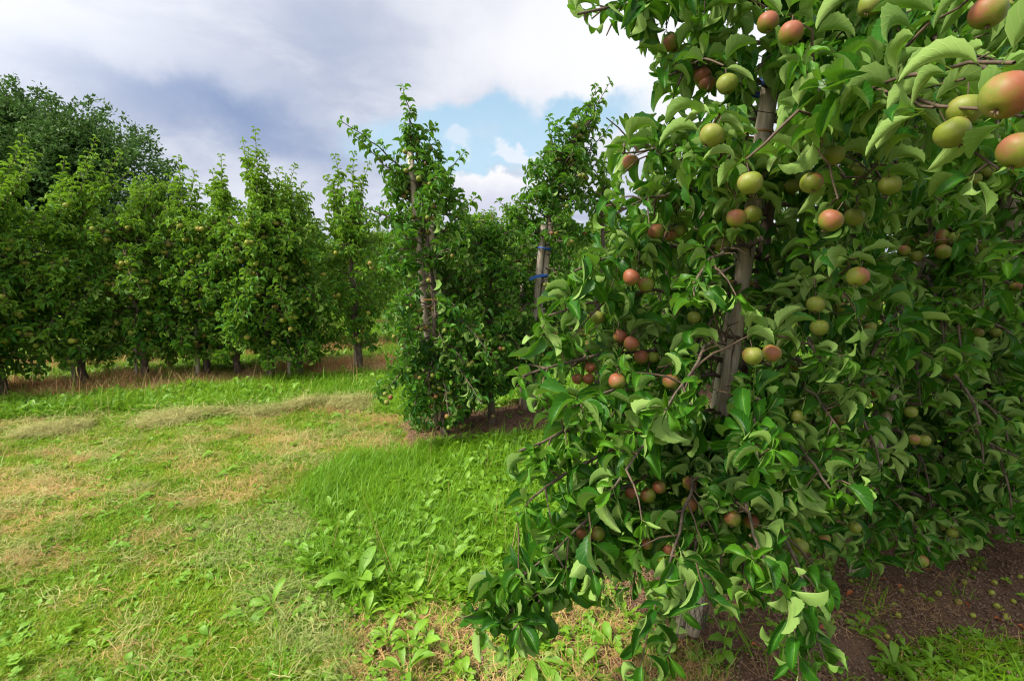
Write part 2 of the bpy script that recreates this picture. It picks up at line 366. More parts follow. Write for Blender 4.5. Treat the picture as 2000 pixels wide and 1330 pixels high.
# ------------------------------------------------------------------ leaf shapes
def leaf_shape(rows, cols, halfw=.28, curl=1.0, fold=.3, wave=0.0, ph=0.0, twist=0.0, petiole=True, serr=.0, peak=.45, edge_curl=0.0):
    """A leaf along +Y, face up (+Z), length 1: grid of rows x cols; tips bend down by CURL radians, halves fold up by FOLD."""
    vs, us = [], []
    ys = np.linspace(0, 1, rows); ys = 1 - (1 - ys) ** (1.25 if rows > 5 else 1.0); y = z = 0.0; ang = .35 * curl; py = 0.0
    for i, t in enumerate(ys):
        if i: ds = t - ys[i - 1]; ang -= curl * ds * 1.35; y += math.cos(ang) * ds; z += math.sin(ang) * ds
        w = halfw * (math.sin(math.pi * t ** (math.log(.5) / math.log(peak))) ** .85 * (1.08 - .22 * t * t) if 0 < t < 1 else 0.0)
        if i == 0: w = .02
        if i == rows - 1: w = .004
        w *= (1 - serr * (i % 2))
        tw = twist * t
        for j in range(cols):
            u = -1 + 2 * j / (cols - 1)
            lx = u * w * math.cos(fold * abs(u)); lz = abs(u) * w * math.sin(fold) + (abs(u) ** 2.5) * w * edge_curl
            lz += wave * w * math.sin(t * 9 + ph + (1.6 if u > 0 else 0)) * abs(u)
            xx = lx * math.cos(tw) - lz * math.sin(tw); zz = lx * math.sin(tw) + lz * math.cos(tw)
            # local frame: normal tilts with the bend
            vs.append((xx, y - zz * math.sin(ang), z + zz * math.cos(ang))); us.append(((u + 1) / 2, t))
    F = []
    for i in range(rows - 1):
        for j in range(cols - 1):
            a = i * cols + j; F.append((a, a + 1, a + cols + 1, a + cols))
    if petiole:
        b0 = len(vs); w = .016
        vs += [(-w, -.22, -.05), (w, -.22, -.05), (w, .01, 0), (-w, .01, 0)]; us += [(.5, .0)] * 4
        F.append((b0, b0 + 1, b0 + 2, b0 + 3))
    return np.array(vs), np.array(F), np.array(us)

def leaf_set(rows, cols, serr, n=8, seed=1, droop=0.0, nar=0.0, fo=0.0):
    r = random.Random(seed); out = []
    for i in range(n):
        out.append(leaf_shape(rows, cols, r.uniform(.23, .31) - nar, r.uniform(.35, 1.4) + droop, r.uniform(.1, .95) + fo, r.uniform(.08, .40), r.uniform(0, 6), r.uniform(-.8, .8), True, serr, r.uniform(.4, .5), r.uniform(0, .9)))
    return out
LEAF_HI = leaf_set(19, 5, .10, 14, 3, 0, .035, .12); LEAF_NEAR = leaf_set(9, 5, .0, 14, 3, 0, .035, .12); LEAF_MID = leaf_set(6, 3, 0, 9, 4, .3, .035, .2); LEAF_FAR = leaf_set(4, 3, 0, 5, 5, .2, .03, .2)

def place_many(shapes, var, pos, Rm, scl):
    """Copies of the shapes, each turned by Rm (n,3,3), scaled and moved; returns V, F, uv and the copy index of every vertex."""
    Vs, Fs, Us, Is = [], [], [], []; off = 0
    for k, (v, f, u) in enumerate(shapes):
        idx = np.nonzero(var == k)[0]
        if not len(idx): continue
        W = np.einsum('nij,vj->nvi', Rm[idx], v) * scl[idx, None, None] + pos[idx, None, :]
        Vs.append(W.reshape(-1, 3)); Fs.append((f[None] + (np.arange(len(idx)) * len(v))[:, None, None] + off).reshape(-1, f.shape[1]))
        Us.append(np.tile(u, (len(idx), 1))); Is.append(np.repeat(idx, len(v))); off += len(idx) * len(v)
    return np.concatenate(Vs), np.concatenate(Fs), np.concatenate(Us), np.concatenate(Is)

def frames(t, nrm):
    y = t / (np.linalg.norm(t, axis=-1, keepdims=True) + 1e-9)
    z = nrm - (nrm * y).sum(-1, keepdims=True) * y
    z = z / (np.linalg.norm(z, axis=-1, keepdims=True) + 1e-9)
    return np.stack([np.cross(y, z), y, z], -1)

def tube(pts, rad, sides=6):
    pts = np.asarray(pts, float); rad = np.atleast_1d(np.asarray(rad, float)); rad = np.interp(np.linspace(0, 1, len(pts)), np.linspace(0, 1, len(rad)), rad)
    t = np.gradient(pts, axis=0); t /= np.linalg.norm(t, axis=1, keepdims=True) + 1e-9
    ref = np.array([.31, .2, .93]) if abs(t[0, 2]) < .8 else np.array([1.0, .1, 0])
    a = np.cross(t, ref); a /= np.linalg.norm(a, axis=1, keepdims=True) + 1e-9; b = np.cross(t, a)
    th = np.arange(sides) / sides * 2 * math.pi
    V = pts[:, None] + rad[:, None, None] * (np.cos(th)[None, :, None] * a[:, None] + np.sin(th)[None, :, None] * b[:, None])
    i = np.arange(len(pts))[:-1, None] * sides; j = np.arange(sides)[None]; jn = (j + 1) % sides
    F = np.stack([i + j, i + jn, i + sides + jn, i + sides + j], -1).reshape(-1, 4)
    return V.reshape(-1, 3), F
def tubes(lst, sides=5):
    Vs, Fs, off = [], [], 0
    for pts, rad in lst:
        v, f = tube(pts, rad, sides); Vs.append(v); Fs.append(f + off); off += len(v)
    return np.concatenate(Vs), np.concatenate(Fs)
def capped(pts, rad, sides=10):
    """Tube with closed ends (ends drawn in to a point)."""
    pts = np.asarray(pts, float); rad = np.broadcast_to(np.asarray(rad, float), (len(pts),))
    pts = np.concatenate([pts[:1], pts, pts[-1:]]); pts[0] -= (pts[2] - pts[1]) * 1e-3; pts[-1] += (pts[-2] - pts[-3]) * 1e-3
    rad = np.concatenate([[1e-4], rad, [1e-4]]); return tube(pts, rad, sides)

# ------------------------------------------------------------------ growing an apple tree
def unit(v): return v / (np.linalg.norm(v) + 1e-9)
def grow(p, d, L, sag, step=.045, wob=.10):
    """A shoot: starts at p along d, bends down by SAG per metre; returns points."""
    pts = [np.array(p, float)]; d = unit(np.array(d, float)); n = max(2, int(L / step))
    for i in range(n):
        d = unit(d + np.array([random.gauss(0, wob), random.gauss(0, wob), random.gauss(0, wob) - sag * (i + 1) / n * step * 8]))
        pts.append(pts[-1] + d * (L / n))
    return np.array(pts)
def curve_to(p, q, lift, n=12):
    """A limb from p to q arched upward by LIFT (or hanging when negative)."""
    p = np.array(p, float); q = np.array(q, float); m = (p + q) / 2 + np.array([0, 0, lift]) + rng.normal(0, .015, 3)
    t = np.linspace(0, 1, n)[:, None]; c = (1 - t) ** 2 * p + 2 * t * (1 - t) * m + t ** 2 * q
    return c + rng.normal(0, .006, c.shape) * (t * (1 - t) * 4)

class Tree:
    droop = -.1
    def __init__(s, base, trunk, rad, leaf=.09):
        s.base = np.array(base, float); s.trunk = np.array(trunk, float); s.rad = rad; s.leaf = leaf
        s.limbs = []; s.twigs = []; s.lp = []; s.ld = []; s.ln = []; s.ls = []; s.la = []; s.apples = []
        s.zt = s.trunk[:, 2]
    def at(s, z): return np.array([np.interp(z, s.zt, s.trunk[:, i]) for i in range(3)])
    def add_leaf(s, p, d, n, size, age): s.lp.append(p); s.ld.append(d); s.ln.append(n); s.ls.append(size); s.la.append(age)
    def rosette(s, p, axis, k=None, age=0.0, scale=1.0):
        k = k or random.randint(4, 7); axis = unit(np.array(axis)); u = unit(np.cross(axis, (.3, .5, .8))); v = np.cross(axis, u); a0 = random.random() * 6.3
        for i in range(k):
            a = a0 + i * 2.4 + random.gauss(0, .25); rd = u * math.cos(a) + v * math.sin(a)
            d = rd * random.uniform(.7, 1.1) + axis * random.uniform(.1, .8) + np.array([0, 0, random.gauss(s.droop, .25)])
            n = axis * .8 + np.array([0, 0, .7]) + rng.normal(0, .35, 3)
            sz = s.leaf * random.uniform(.6, 1.1) * scale
            s.add_leaf(p + unit(d) * sz * .25, d, n, sz, age)
    def shoot(s, pts, age=0.0, first=.15, every=.035, scale=1.0, up=.35):
        """Leaves one by one in a spiral along a shoot, younger and smaller to the tip."""
        seg = np.linalg.norm(np.diff(pts, axis=0), axis=1); cum = np.concatenate([[0], np.cumsum(seg)]); L = cum[-1]
        x = L * first; a = random.random() * 6.3
        while x < L:
            t = x / L; p = np.array([np.interp(x, cum, pts[:, i]) for i in range(3)])
            i = min(len(seg) - 1, int(np.searchsorted(cum, x)) - 1 if x > 0 else 0); ax = unit(pts[i + 1] - pts[i])
            u = unit(np.cross(ax, (.31, .2, .93))); v = np.cross(ax, u); a += 2.4 + random.gauss(0, .3)
            rd = u * math.cos(a) + v * math.sin(a)
            d = rd + ax * random.uniform(.3, .9) + np.array([0, 0, random.gauss(s.droop + .05, .2)])
            n = np.array([0, 0, 1.0]) + ax * up + rng.normal(0, .3, 3)
            sz = s.leaf * random.uniform(.75, 1.1) * (1 - .45 * t ** 3) * scale
            s.add_leaf(p + unit(d) * sz * .2, d, n, sz, min(1, age + .6 * t ** 4 * (1 if age > 0 else .4)))
            x += every * random.uniform(.7, 1.3)
        s.rosette(pts[-1], unit(pts[-1] - pts[-2]), 4, min(1, age + .5), .6 * scale)
    def branch(s, pts, r0=.010, dens=1.0, age=0.0, side=.26, sag=.6, apples=.0):
        s.limbs.append((pts, np.linspace(r0, max(.0025, r0 * .3), len(pts))))
        L = np.linalg.norm(np.diff(pts, axis=0), axis=1).sum()
        k = max(2, int(L / .075 * dens))
        for i in range(k):
            t = (i + random.random()) / k
            if t < .12: continue
            j = min(len(pts) - 2, int(t * (len(pts) - 1))); f = t * (len(pts) - 1) - j; p = pts[j] * (1 - f) + pts[j + 1] * f; ax = unit(pts[j + 1] - pts[j])
            rd = unit(np.cross(ax, rng.normal(0, 1, 3)))
            if random.random() < .45:
                d = unit(rd + ax * .4 + np.array([0, 0, .35])); q = p + d * random.uniform(.015, .05)
                s.twigs.append((np.array([p, q]), (.003, .002))); s.rosette(q, d, age=age)
                if random.random() < apples: s.cluster(q)
            else:
                Ls = side * random.uniform(.35, 1.1) * (1 - .4 * t)
                tw = grow(p, rd * .8 + ax * .7 + np.array([0, 0, .3]), Ls, sag * random.uniform(.5, 1.5), .04)
                s.twigs.append((tw, np.linspace(.0035, .0015, len(tw)))); s.shoot(tw, age)
                if random.random() < apples: s.cluster(tw[-2] if s.leaf < .105 and s.leaf > .1 else tw[len(tw) // 2])
        s.shoot(pts[int(len(pts) * .5):], age, .1)
    def cluster(s, p, k=None):
        for i in range(k or random.choice((1, 1, 2, 2, 3))):
            dd = unit(np.array([random.gauss(0, .6), random.gauss(-.2, .6), -1.0])); st = random.uniform(.02, .035)
            s.apples.append(dict(p=p + dd * (st + .022), up=-dd + rng.normal(0, .2, 3), r=random.uniform(.020, .026) * s.leaf / .09, red=random.random(), stem=(p, p + dd * st)))
    def crown(s, n, z0, z1, prof, elev=(.5, .1), dens=1.0, sag=.6, apples=.12, side=.26, young_top=True):
        """N limbs between z0 and z1; PROF gives the crown radius by height."""
        for i in range(n):
            t = (i + random.random()) / n; z = z0 + (z1 - z0) * t; az = i * 2.4 + random.gauss(0, .4)
            L = np.interp(z, [q[0] for q in prof], [q[1] for q in prof]) * random.uniform(.7, 1.12)
            e = elev[0] * t + elev[1] * (1 - t) + random.gauss(0, .15)
            d = (math.cos(az) * math.cos(e), math.sin(az) * math.cos(e), math.sin(e))
            s.branch(grow(s.at(z), d, L, sag, .05, .07), .009, dens, .25 * t if young_top else 0, side, sag, apples)
    def leader(s, tip, from_z, r0=.008, lift=.0, age=.55, side=.12, n=14):
        """An upright leading shoot from the trunk to TIP with short side shoots."""
        pts = curve_to(s.at(from_z), tip, lift, n); s.limbs.append((pts, np.linspace(r0, .0025, n)))
        s.shoot(pts, age * .5, .12, .028, .95, .6)
        L = np.linalg.norm(pts[-1] - pts[0])
        for i in range(int(L / .06)):
            t = random.uniform(.0, .85); j = int(t * (n - 1)); ax = unit(pts[j + 1] - pts[j]); rd = unit(np.cross(ax, rng.normal(0, 1, 3)))
            tw = grow(pts[j], rd * .7 + ax, side * random.uniform(.4, 1.2) * (1.1 - t), .1, .03); s.twigs.append((tw, np.linspace(.003, .0015, len(tw)))); s.shoot(tw, age * .7, .2, .03, .9, .5)
    def arrays(s):
        s.lp = np.array(s.lp); s.ls = np.array(s.ls); s.la = np.array(s.la); s.Rm = frames(np.array(s.ld), np.array(s.ln))
        s.var = rng.integers(0, 1 << 30, len(s.lp)); s.center = s.lp + s.Rm[:, :, 1] * s.ls[:, None] * .5; s.keep = np.ones(len(s.lp), bool)

def apple_mesh(name, seg, rings, mat, h=1.0):
    V = []
    prof = []
    for i in range(rings + 1):
        a = math.pi * i / rings; r = math.sin(a) ** .9; z = math.cos(a) * .93 * h
        r *= 1.0 + .07 * math.cos(a)                                           # broader shoulders
        if i in (0,): z -= .22
        if i == 1: z -= .03
        if i == rings: z += .14
        prof.append((r if 0 < i < rings else .0, z))
    for r, z in prof:
        for j in range(seg):
            th = j / seg * 2 * math.pi; rr = r * (1 + .025 * math.cos(5 * th) * (1 if z < 0 else .4)); V.append((rr * math.cos(th), rr * math.sin(th), z))
    F = [(i * seg + j, (i + 1) * seg + j, (i + 1) * seg + (j + 1) % seg, i * seg + (j + 1) % seg) for i in range(rings) for j in range(seg)]
    V = np.array(V) * .025                                                    # 5 cm across
    return mesh_from(name, V, F, [mat])
ME_APPLE = apple_mesh('apple', 18, 12, M['apple']); ME_APPLE_FAR = apple_mesh('apple_far', 8, 6, M['apple']); ME_YELLOW = apple_mesh('apple_yellow', 8, 6, M['windfall']); ME_WINDFALL = apple_mesh('windfall', 12, 8, M['windfall'], 1.12)
def calyx_mesh():
    Vs, Fs, off = [], [], 0
    for i in range(5):
        a = i * 1.2566; c, s_ = math.cos(a), math.sin(a)
        v = np.array([(c * .002 - s_ * .0015, s_ * .002 + c * .0015, -.021), (c * .002 + s_ * .0015, s_ * .002 - c * .0015, -.021), (c * .0045, s_ * .0045, -.0275), (c * .001, s_ * .001, -.0255)])
        Vs.append(v); Fs.append(np.array([[0, 1, 2, 3]]) + off); off += 4
    return mesh_from('calyx', np.concatenate(Vs), np.concatenate(Fs), [M['calyx']])
ME_CALYX = calyx_mesh()
v_, f_ = tube([(0, 0, .016), (.001, 0, .027), (.003, 0, .042)], [.0016, .0011, .0013], 5); ME_STALK = mesh_from('stalk', v_, f_, [M['twig']])

def align(z, spin=0.0):
    z = unit(np.array(z, float)); q = Vector((0, 0, 1)).rotation_difference(Vector(z)).to_matrix().to_4x4()
    return q @ Matrix.Rotation(spin, 4, 'Z')
def put_apple(parent, base, a, near, yellow=False):
    o = D.objects.new('apple', ME_APPLE if near else ME_YELLOW if yellow else ME_APPLE_FAR); COL.objects.link(o); o.parent = parent
    # the blushed side turns to the left and outward unless told otherwise
    o.matrix_local = Matrix.Translation(a['p'] - base) @ align(a['up'], a.get('spin', random.uniform(0, 6.3))) @ Matrix.Scale(a['r'] / .025, 4)
    o.color = (a['red'], 0, 0, 1)
    if near:
        for nm, me in (('calyx', ME_CALYX), ('stalk', ME_STALK)):
            c = D.objects.new(nm, me); COL.objects.link(c); c.parent = o

LEAF_OBJ = {}
def leaf_meshes(kind, shapes, mat):
    if kind not in LEAF_OBJ:
        LEAF_OBJ[kind] = [mesh_from('leaf', v, f, [mat], uv=u) for v, f, u in shapes]
    return LEAF_OBJ[kind]

TREES = []
def build_tree(t, name, label, shapes, kind, mat, group, nparts, limb_parts, near_apples, foliage_name='foliage', rot=None):
    """Turn the grown tree into objects: trunk, limbs, single leaves, the rest of the foliage, apples."""
    e = D.objects.new(name, None); COL.objects.link(e); e.location = t.base; e['label'] = label; e['category'] = 'apple tree'; e['group'] = group; e.empty_display_size = .2
    b = t.base
    v, f = tube(t.trunk - b, t.rad, 10); link('trunk', mesh_from('trunk', v, f, [M['bark']]), e)
    if limb_parts:
        for pts, rad in t.limbs:
            v, f = tube(pts - b, rad, 6); link('branch', mesh_from('branch', v, f, [M['bark']]), e)
        tw = t.twigs
    else: tw = t.twigs + t.limbs
    idx = np.nonzero(t.keep)[0]; nv = len(shapes); var = t.var % nv
    single = set()
    if nparts:
        order = idx[np.argsort(-t.seen[idx])][:nparts]; order = [i for i in order if t.seen[i] > 0]
        mes = leaf_meshes(kind, LEAF_HI if kind == 'near' else shapes, mat)
        for i in order:
            o = D.objects.new('leaf', mes[var[i]]); COL.objects.link(o); o.parent = e
            mm = Matrix(t.Rm[i].tolist()).to_4x4(); mm.translation = t.lp[i] - b
            o.matrix_local = mm @ Matrix.Scale(t.ls[i], 4); o.color = (t.la[i], 0, 0, 1); single.add(i)
    rest = np.array([i for i in idx if i not in single])
    V, F, U, I = place_many(shapes, var[rest], t.lp[rest] - b, t.Rm[rest], t.ls[rest])
    tint = rng.random(len(rest))[I]; age = t.la[rest][I]; mi = np.zeros(len(F), int)
    if tw:
        v, f = tubes([(p - b, r) for p, r in tw], 4)
        F = np.concatenate([F, f + len(V)]); V = np.concatenate([V, v]); U = np.concatenate([U, np.zeros((len(v), 2))])
        tint = np.concatenate([tint, np.zeros(len(v))]); age = np.concatenate([age, np.zeros(len(v))]); mi = np.concatenate([mi, np.ones(len(f), int)])
    o = link(foliage_name, mesh_from(foliage_name, V, F, [mat, M['twig']], uv=U, attrs={'tint': tint, 'age': age}, matidx=mi), e)
    o['kind'] = 'stuff'; o.color = (0, 0, 0, 1)
    for a in t.apples: put_apple(e, b, a, near_apples, group == GC)
    return e

def straight(p, q, n=8, wob=.0):
    t = np.linspace(0, 1, n)[:, None]; c = np.array(p) * (1 - t) + np.array(q) * t
    return c + rng.normal(0, 1, c.shape) * wob * np.sin(np.pi * t)
def gp(px, py):
    x, y = Gd(px, py); return np.array([x, y, float(gz(x, y))])

RM_STAKES = []
def stake(p, q, r, label, group='wooden stakes holding the apple trees', taper=1.0, name='wooden_stake'):
    base = np.array(p, float); L = np.linalg.norm(np.array(q) - base); n = 14
    pts = straight((0, 0, 0), np.array(q) - base, n)
    rr = np.linspace(r, r * taper, n) * (1 + rng.normal(0, .012, n))
    v, f = capped(pts, rr, 14); v = v + rng.normal(0, r * .02, v.shape)
    o = link(name, mesh_from(name, v, f, [M['post']])); o.location = base; o['label'] = label; o['category'] = 'wooden stake'; o['group'] = group
    RM_STAKES.append((base, np.array(q), r)); return o

def band(center, axis, r1, mat, h, label, cat='tie band', tail=None, rad2=None, name='tie_band', th=.0015):
    """A flat strap round stake and trunk, with an optional free end."""
    axis = unit(np.array(axis)); u = unit(np.cross(axis, (0, 1, 0))); v = np.cross(axis, u); n = 28; rad2 = rad2 or r1
    th_ = np.arange(n) / n * 2 * math.pi; C = np.array([u * math.cos(a) * r1 + v * math.sin(a) * rad2 for a in th_])
    C = C + axis * (np.sin(th_ * 1.0 + .5) * h * .25)[:, None]
    nrm = np.array([u * math.cos(a) + v * math.sin(a) for a in th_])
    ring = [C - axis * h / 2, C + axis * h / 2, C + axis * h / 2 + nrm * th, C - axis * h / 2 + nrm * th]
    V = np.concatenate(ring); F = []
    for i in range(n):
        j = (i + 1) % n
        for k in range(4): F.append((k * n + i, k * n + j, ((k + 1) % 4) * n + j, ((k + 1) % 4) * n + i))
    if tail is not None:
        T = np.array([p - center for p in tail]); o = len(V); m = len(T)
        V = np.concatenate([V, T - axis * h / 2, T + axis * h / 2]); F += [(o + i, o + i + 1, o + m + i + 1, o + m + i) for i in range(m - 1)]
    ob = link(name, mesh_from(name, V, F, [mat])); ob.location = center; ob['label'] = label; ob['category'] = cat
    return ob

# ---- the nearest tree -------------------------------------------------------
def prof(*a): return a
bA = gp(1335, 1275)
A1 = Tree(bA, np.concatenate([straight(bA + np.array([.0, .04, 0]), P(1462, 700, 1.88), 6, .006), straight(P(1462, 700, 1.88), P(1525, 300, 1.76), 5, .01)[1:], straight(P(1525, 300, 1.76), P(1560, 120, 1.62), 4)[1:], straight(P(1560, 120, 1.62), P(1560, -250, 1.45), 5)[1:]]), np.linspace(.027, .014, 18), .086)
A1.droop = -.25
A1.crown(60, .50, 2.75, prof((.4, .38), (.8, .55), (1.3, .55), (1.9, .50), (2.6, .40), (2.8, .2)), elev=(.4, -.1), dens=1.8, sag=.9, apples=.0, side=.26, young_top=False)
for z, tip, lift, r in [
        (2.25, (1128, 28, 1.25), .06, .010), (2.0, (1300, 150, 1.30), .10, .008), (1.75, (1215, 300, 1.30), .12, .008), (1.65, (1200, 420, 1.35), .12, .008),
        (1.5, (1120, 530, 1.38), .12, .009), (1.3, (1060, 620, 1.40), .14, .009), (1.1, (1020, 735, 1.42), .16, .010), (1.05, (1110, 800, 1.30), .14, .008),
        (.85, (1015, 880, 1.42), .18, .010), (.8, (1030, 980, 1.35), .22, .010), (.62, (925, 1195, 1.50), .16, .011), (.55, (945, 1230, 1.46), .16, .007), (.66, (990, 1150, 1.44), .18, .007), (.6, (1000, 1230, 1.44), .2, .006), (.75, (1080, 1080, 1.40), .2, .009),
        (.7, (1610, 1290, 1.22), .30, .009), (.65, (1500, 1130, 1.20), .22, .009), (.75, (1300, 1130, 1.25), .25, .009), (.6, (1320, 1250, 1.30), .25, .008),
        (.9, (1625, 960, 1.35), .16, .009), (1.1, (1640, 840, 1.40), .14, .009), (1.3, (1600, 700, 1.35), .14, .008), (1.5, (1640, 560, 1.35), .12, .008),
        (1.9, (1680, 400, 1.25), .10, .008), (2.05, (1715, 200, .92), .10, .011), (2.15, (1600, 250, 1.0), .10, .009), (2.3, (1880, 110, 1.05), .05, .011), (2.35, (1990, 190, .95), .08, .011),
        (2.3, (1780, 40, 1.0), .06, .009), (1.2, (1300, 800, 1.15), .16, .008), (1.5, (1350, 560, 1.20), .12, .008), (1.8, (1400, 330, 1.15), .10, .008), (1.0, (1480, 900, 1.15), .16, .008), (2.1, (1950, 330, 1.05), .1, .009),
        (.9, (1200, 950, 1.15), .2, .008), (2.5, (1350, -20, 1.2), .05, .008), (2.5, (1230, 0, 1.25), .05, .008)]:
    A1.branch(curve_to(A1.at(z), P(*tip), lift, 14), r, 1.9, 0.05, .20, 1.0)
# hanging ends low down
for px, py, d_ in [(1010, 1000, 1.38), (1590, 1160, 1.25), (1280, 1180, 1.22), (1540, 1180, 1.2), (1150, 1000, 1.2), (1360, 1100, 1.15)]:
    p = P(px, py, d_); pts = grow(p, (random.gauss(0, .2), -.2, -.9), .16, .3, .03); A1.twigs.append((pts, .002)); A1.shoot(pts, 0, .0, .022, 1.05)
# apples where the photograph shows them: x, y, width in photo pixels, redness
APP = [(1390, 265, 46, .35), (1465, 358, 47, .4), (1548, 364, 30, .2), (1585, 358, 42, .6), (1438, 427, 38, .55), (1470, 419, 34, .45), (1281, 453, 32, .85), (1310, 460, 26, .7),
       (1233, 542, 34, .95), (1262, 556, 32, 1.0), (1326, 452, 26, .2), (1412, 480, 30, .2), (1355, 620, 26, .15), (1168, 620, 28, .15), (1211, 657, 28, .95), (1233, 672, 31, .9), (1252, 698, 30, .8), (1276, 698, 24, .0),
       (1153, 718, 23, .8), (1150, 740, 24, .8), (1128, 740, 22, 1.0), (1205, 745, 34, .95), (1310, 746, 32, .6), (1470, 695, 38, .35), (1507, 690, 36, .6), (1622, 431, 45, .6), (1668, 424, 36, .25),
       (1628, 304, 40, .1), (1672, 333, 32, .05), (1738, 362, 40, .1), (1675, 541, 40, .6), (1593, 595, 34, .3), (1600, 640, 34, .3), (1266, 967, 30, .8), (1288, 951, 27, .8), (1233, 962, 24, .9),
       (1347, 985, 31, .5), (1347, 944, 30, .7), (1430, 1012, 33, .7), (1467, 1018, 30, .8), (1168, 1042, 28, .55), (1136, 1042, 22, .7), (1265, 1062, 22, .9), (1306, 1075, 22, .9),
       (1562, 1066, 32, .3), (1560, 815, 28, .3), (1232, 318, 32, .75), (1312, 85, 34, .75), (1545, 66, 45, .85), (1500, 45, 40, .8), (1420, 165, 40, .1), (1372, 150, 34, .8), (1380, 165, 34, .6),
       (1930, 25, 62, .7), (1965, 188, 88, 1.0), (1700, 12, 44, .2), (1860, 260, 60, .05), (1990, 295, 70, .5), (1885, 215, 60, .3)]
for i, (px, py, w, red) in enumerate(APP):
    d_ = min(1.55, 1000 * .0465 / w); p = P(px, py, d_)
    up = unit(np.array([random.gauss(.15, .35), random.gauss(.15, .25), 1.0]))
    r = w / 2000 * d_
    top = p + up * r * 1.5 + np.array([0, .012, .012])
    A1.apples.append(dict(p=p, up=up, r=r, red=red, spin=(4.3 if red > .45 else 1.6) + random.choice((-.9, .3, 1.0)) + random.gauss(0, .4), key=True))
    # spur that carries it, joined to the nearest limb
    best = min(((np.linalg.norm(q - top), tuple(q)) for pts, _r in A1.limbs for q in pts[2::2]), key=lambda k: k[0])
    sp = curve_to(best[1], top, .03, 6); A1.twigs.append((sp, np.linspace(.004, .0022, 6))); A1.rosette(top + np.array([0, .02, .005]), (0, .5, .8), 5)
    for q in sp[1:-1]: A1.rosette(q + np.array([0, .02, 0]), (0, .3, .8), 2)
A1.arrays()

def row_tree(s_, n_, h, prof_, nb, leaf=.085, elev=(.7, .05), dens=1.0, apples=.1, lean=(0, 0), z0=.45, leaders=3, side=.24, sag=.7, base=None):
    x, y = XY(s_, n_); b = np.array([x, y, float(gz(x, y))]) if base is None else base
    top = b + np.array([lean[0], lean[1], h * .93])
    t = Tree(b, straight(b, top, 12, .02), np.linspace(.038, .010, 12), leaf)
    t.crown(nb, z0, h * .9, prof_, elev, dens, sag, apples, side)
    for i in range(leaders):
        a = random.random() * 6.3; rr = .0 if i == 0 else random.uniform(.08, .3)
        t.leader(t.at(h * .93) + np.array([math.cos(a) * rr, math.sin(a) * rr, h * .07 * random.uniform(.4, 1.3) - (0 if i == 0 else .15)]), h * random.uniform(.7, .85))
    return t
PRA = prof((.3, .50), (.7, .62), (1.4, .62), (2.2, .5), (2.8, .35), (3.0, .15))
random.seed(21)
A2 = row_tree(0, 0, 2.9, PRA, 84, .092, (.45, -.15), 1.45, .035, (.16, .0), base=gp(1668, 1135), sag=1.0, z0=.4)
A3 = row_tree(0, 0, 2.9, PRA, 84, .092, (.45, -.15), 1.45, .035, (.10, 0), base=gp(1885, 1078), sag=1.0, z0=.4)
xA, yA = XY(*(np.array(SNc(*gp(1885, 1078)[:2])) + (.85, 0)))
A4 = row_tree(0, 0, 2.9, PRA, 56, .10, (.45, -.15), 1.2, .05, base=np.array([xA, yA, 0.0]), sag=1.0, z0=.4)
for t, lst in ((A2, [(1740, 362), (1640, 820), (1905, 350), (1930, 335), (1610, 1052), (1670, 1030), (1785, 858), (1805, 860), (1830, 462), (1840, 475), (1765, 490), (1555, 715), (1640, 600), (1700, 640), (1790, 500)]),
               (A3, [(1910, 650), (1945, 650), (1935, 605), (1905, 840), (1860, 1040), (1985, 560), (1915, 480), (1880, 640)])):
    for px, py in lst:
        d0 = t.base[1] * math.cos(PITCH) - .0 - .32; t.cluster(P(px, py - 18, d0), 1)
        t.apples[-1]['r'] = .021; t.apples[-1]['red'] = random.uniform(.0, .75) if py < 500 else random.uniform(0, .4); t.apples[-1]['p'] = P(px, py, d0); t.apples[-1]['key'] = True
        t.apples[-1]['up'] = (random.gauss(0, .3), .1, 1)
for q in [(1960, 1040, 2.25), (1905, 1055, 2.2), (1990, 1000, 2.2), (1850, 1060, 2.1)]: A3.branch(curve_to(A3.at(.75), P(*q), .15, 12), .007, 1.5, 0, .18, .9)
for t in (A2, A3, A4): t.arrays()

# ---- middle row ---------------------------------------------------------------
random.seed(5)
bB = gp(852, 858)
B1 = Tree(bB, straight(bB + np.array([.07, .06, 0]), P(815, 260, 4.15), 14, .012), np.linspace(.04, .010, 14), .092)
B1.crown(82, .16, 2.15, prof((.2, .38), (.5, .45), (1.0, .43), (1.5, .42), (1.9, .38), (2.2, .24)), (.55, -.1), 1.5, .7, .16, .22)
B1.crown(14, 2.0, 2.45, prof((2.0, .2), (2.5, .16)), (.7, .5), 1.2, .4, .3, .12)
B1.leader(P(787, 172, 3.95), 2.3, .010, side=.14); B1.leader(P(795, 215, 4.0), 2.2, side=.16); B1.leader(P(668, 238, 3.9), 2.05, .010, .05, side=.12); B1.leader(P(690, 262, 3.9), 1.95, side=.14)
B1.leader(P(905, 300, 3.95), 1.95, .009, .02, side=.12); B1.leader(P(880, 345, 4.0), 1.8, side=.14); B1.leader(P(930, 385, 4.0), 1.6, side=.14); B1.leader(P(640, 370, 4.0), 1.7, side=.14)
for px, py in [(752, 770), (762, 773), (757, 785), (733, 523), (715, 520), (800, 300), (797, 333), (815, 350)]: B1.cluster(P(px, py - 12, 3.75), 1)
for px, py, sg in [(745, 775, .0), (745, 640, .05), (960, 700, .05), (940, 790, 0), (880, 830, 0), (800, 830, 0)]:
    B1.branch(curve_to(B1.at(.75 if py > 700 else 1.1), P(px, py, 3.85), .12 + sg, 12), .007, 1.2, 0, .16, .8, .2)
bM = gp(960, 838)
BM = Tree(bM, straight(bM, P(950, 480, 4.6), 10, .01), np.linspace(.035, .012, 10), .09)
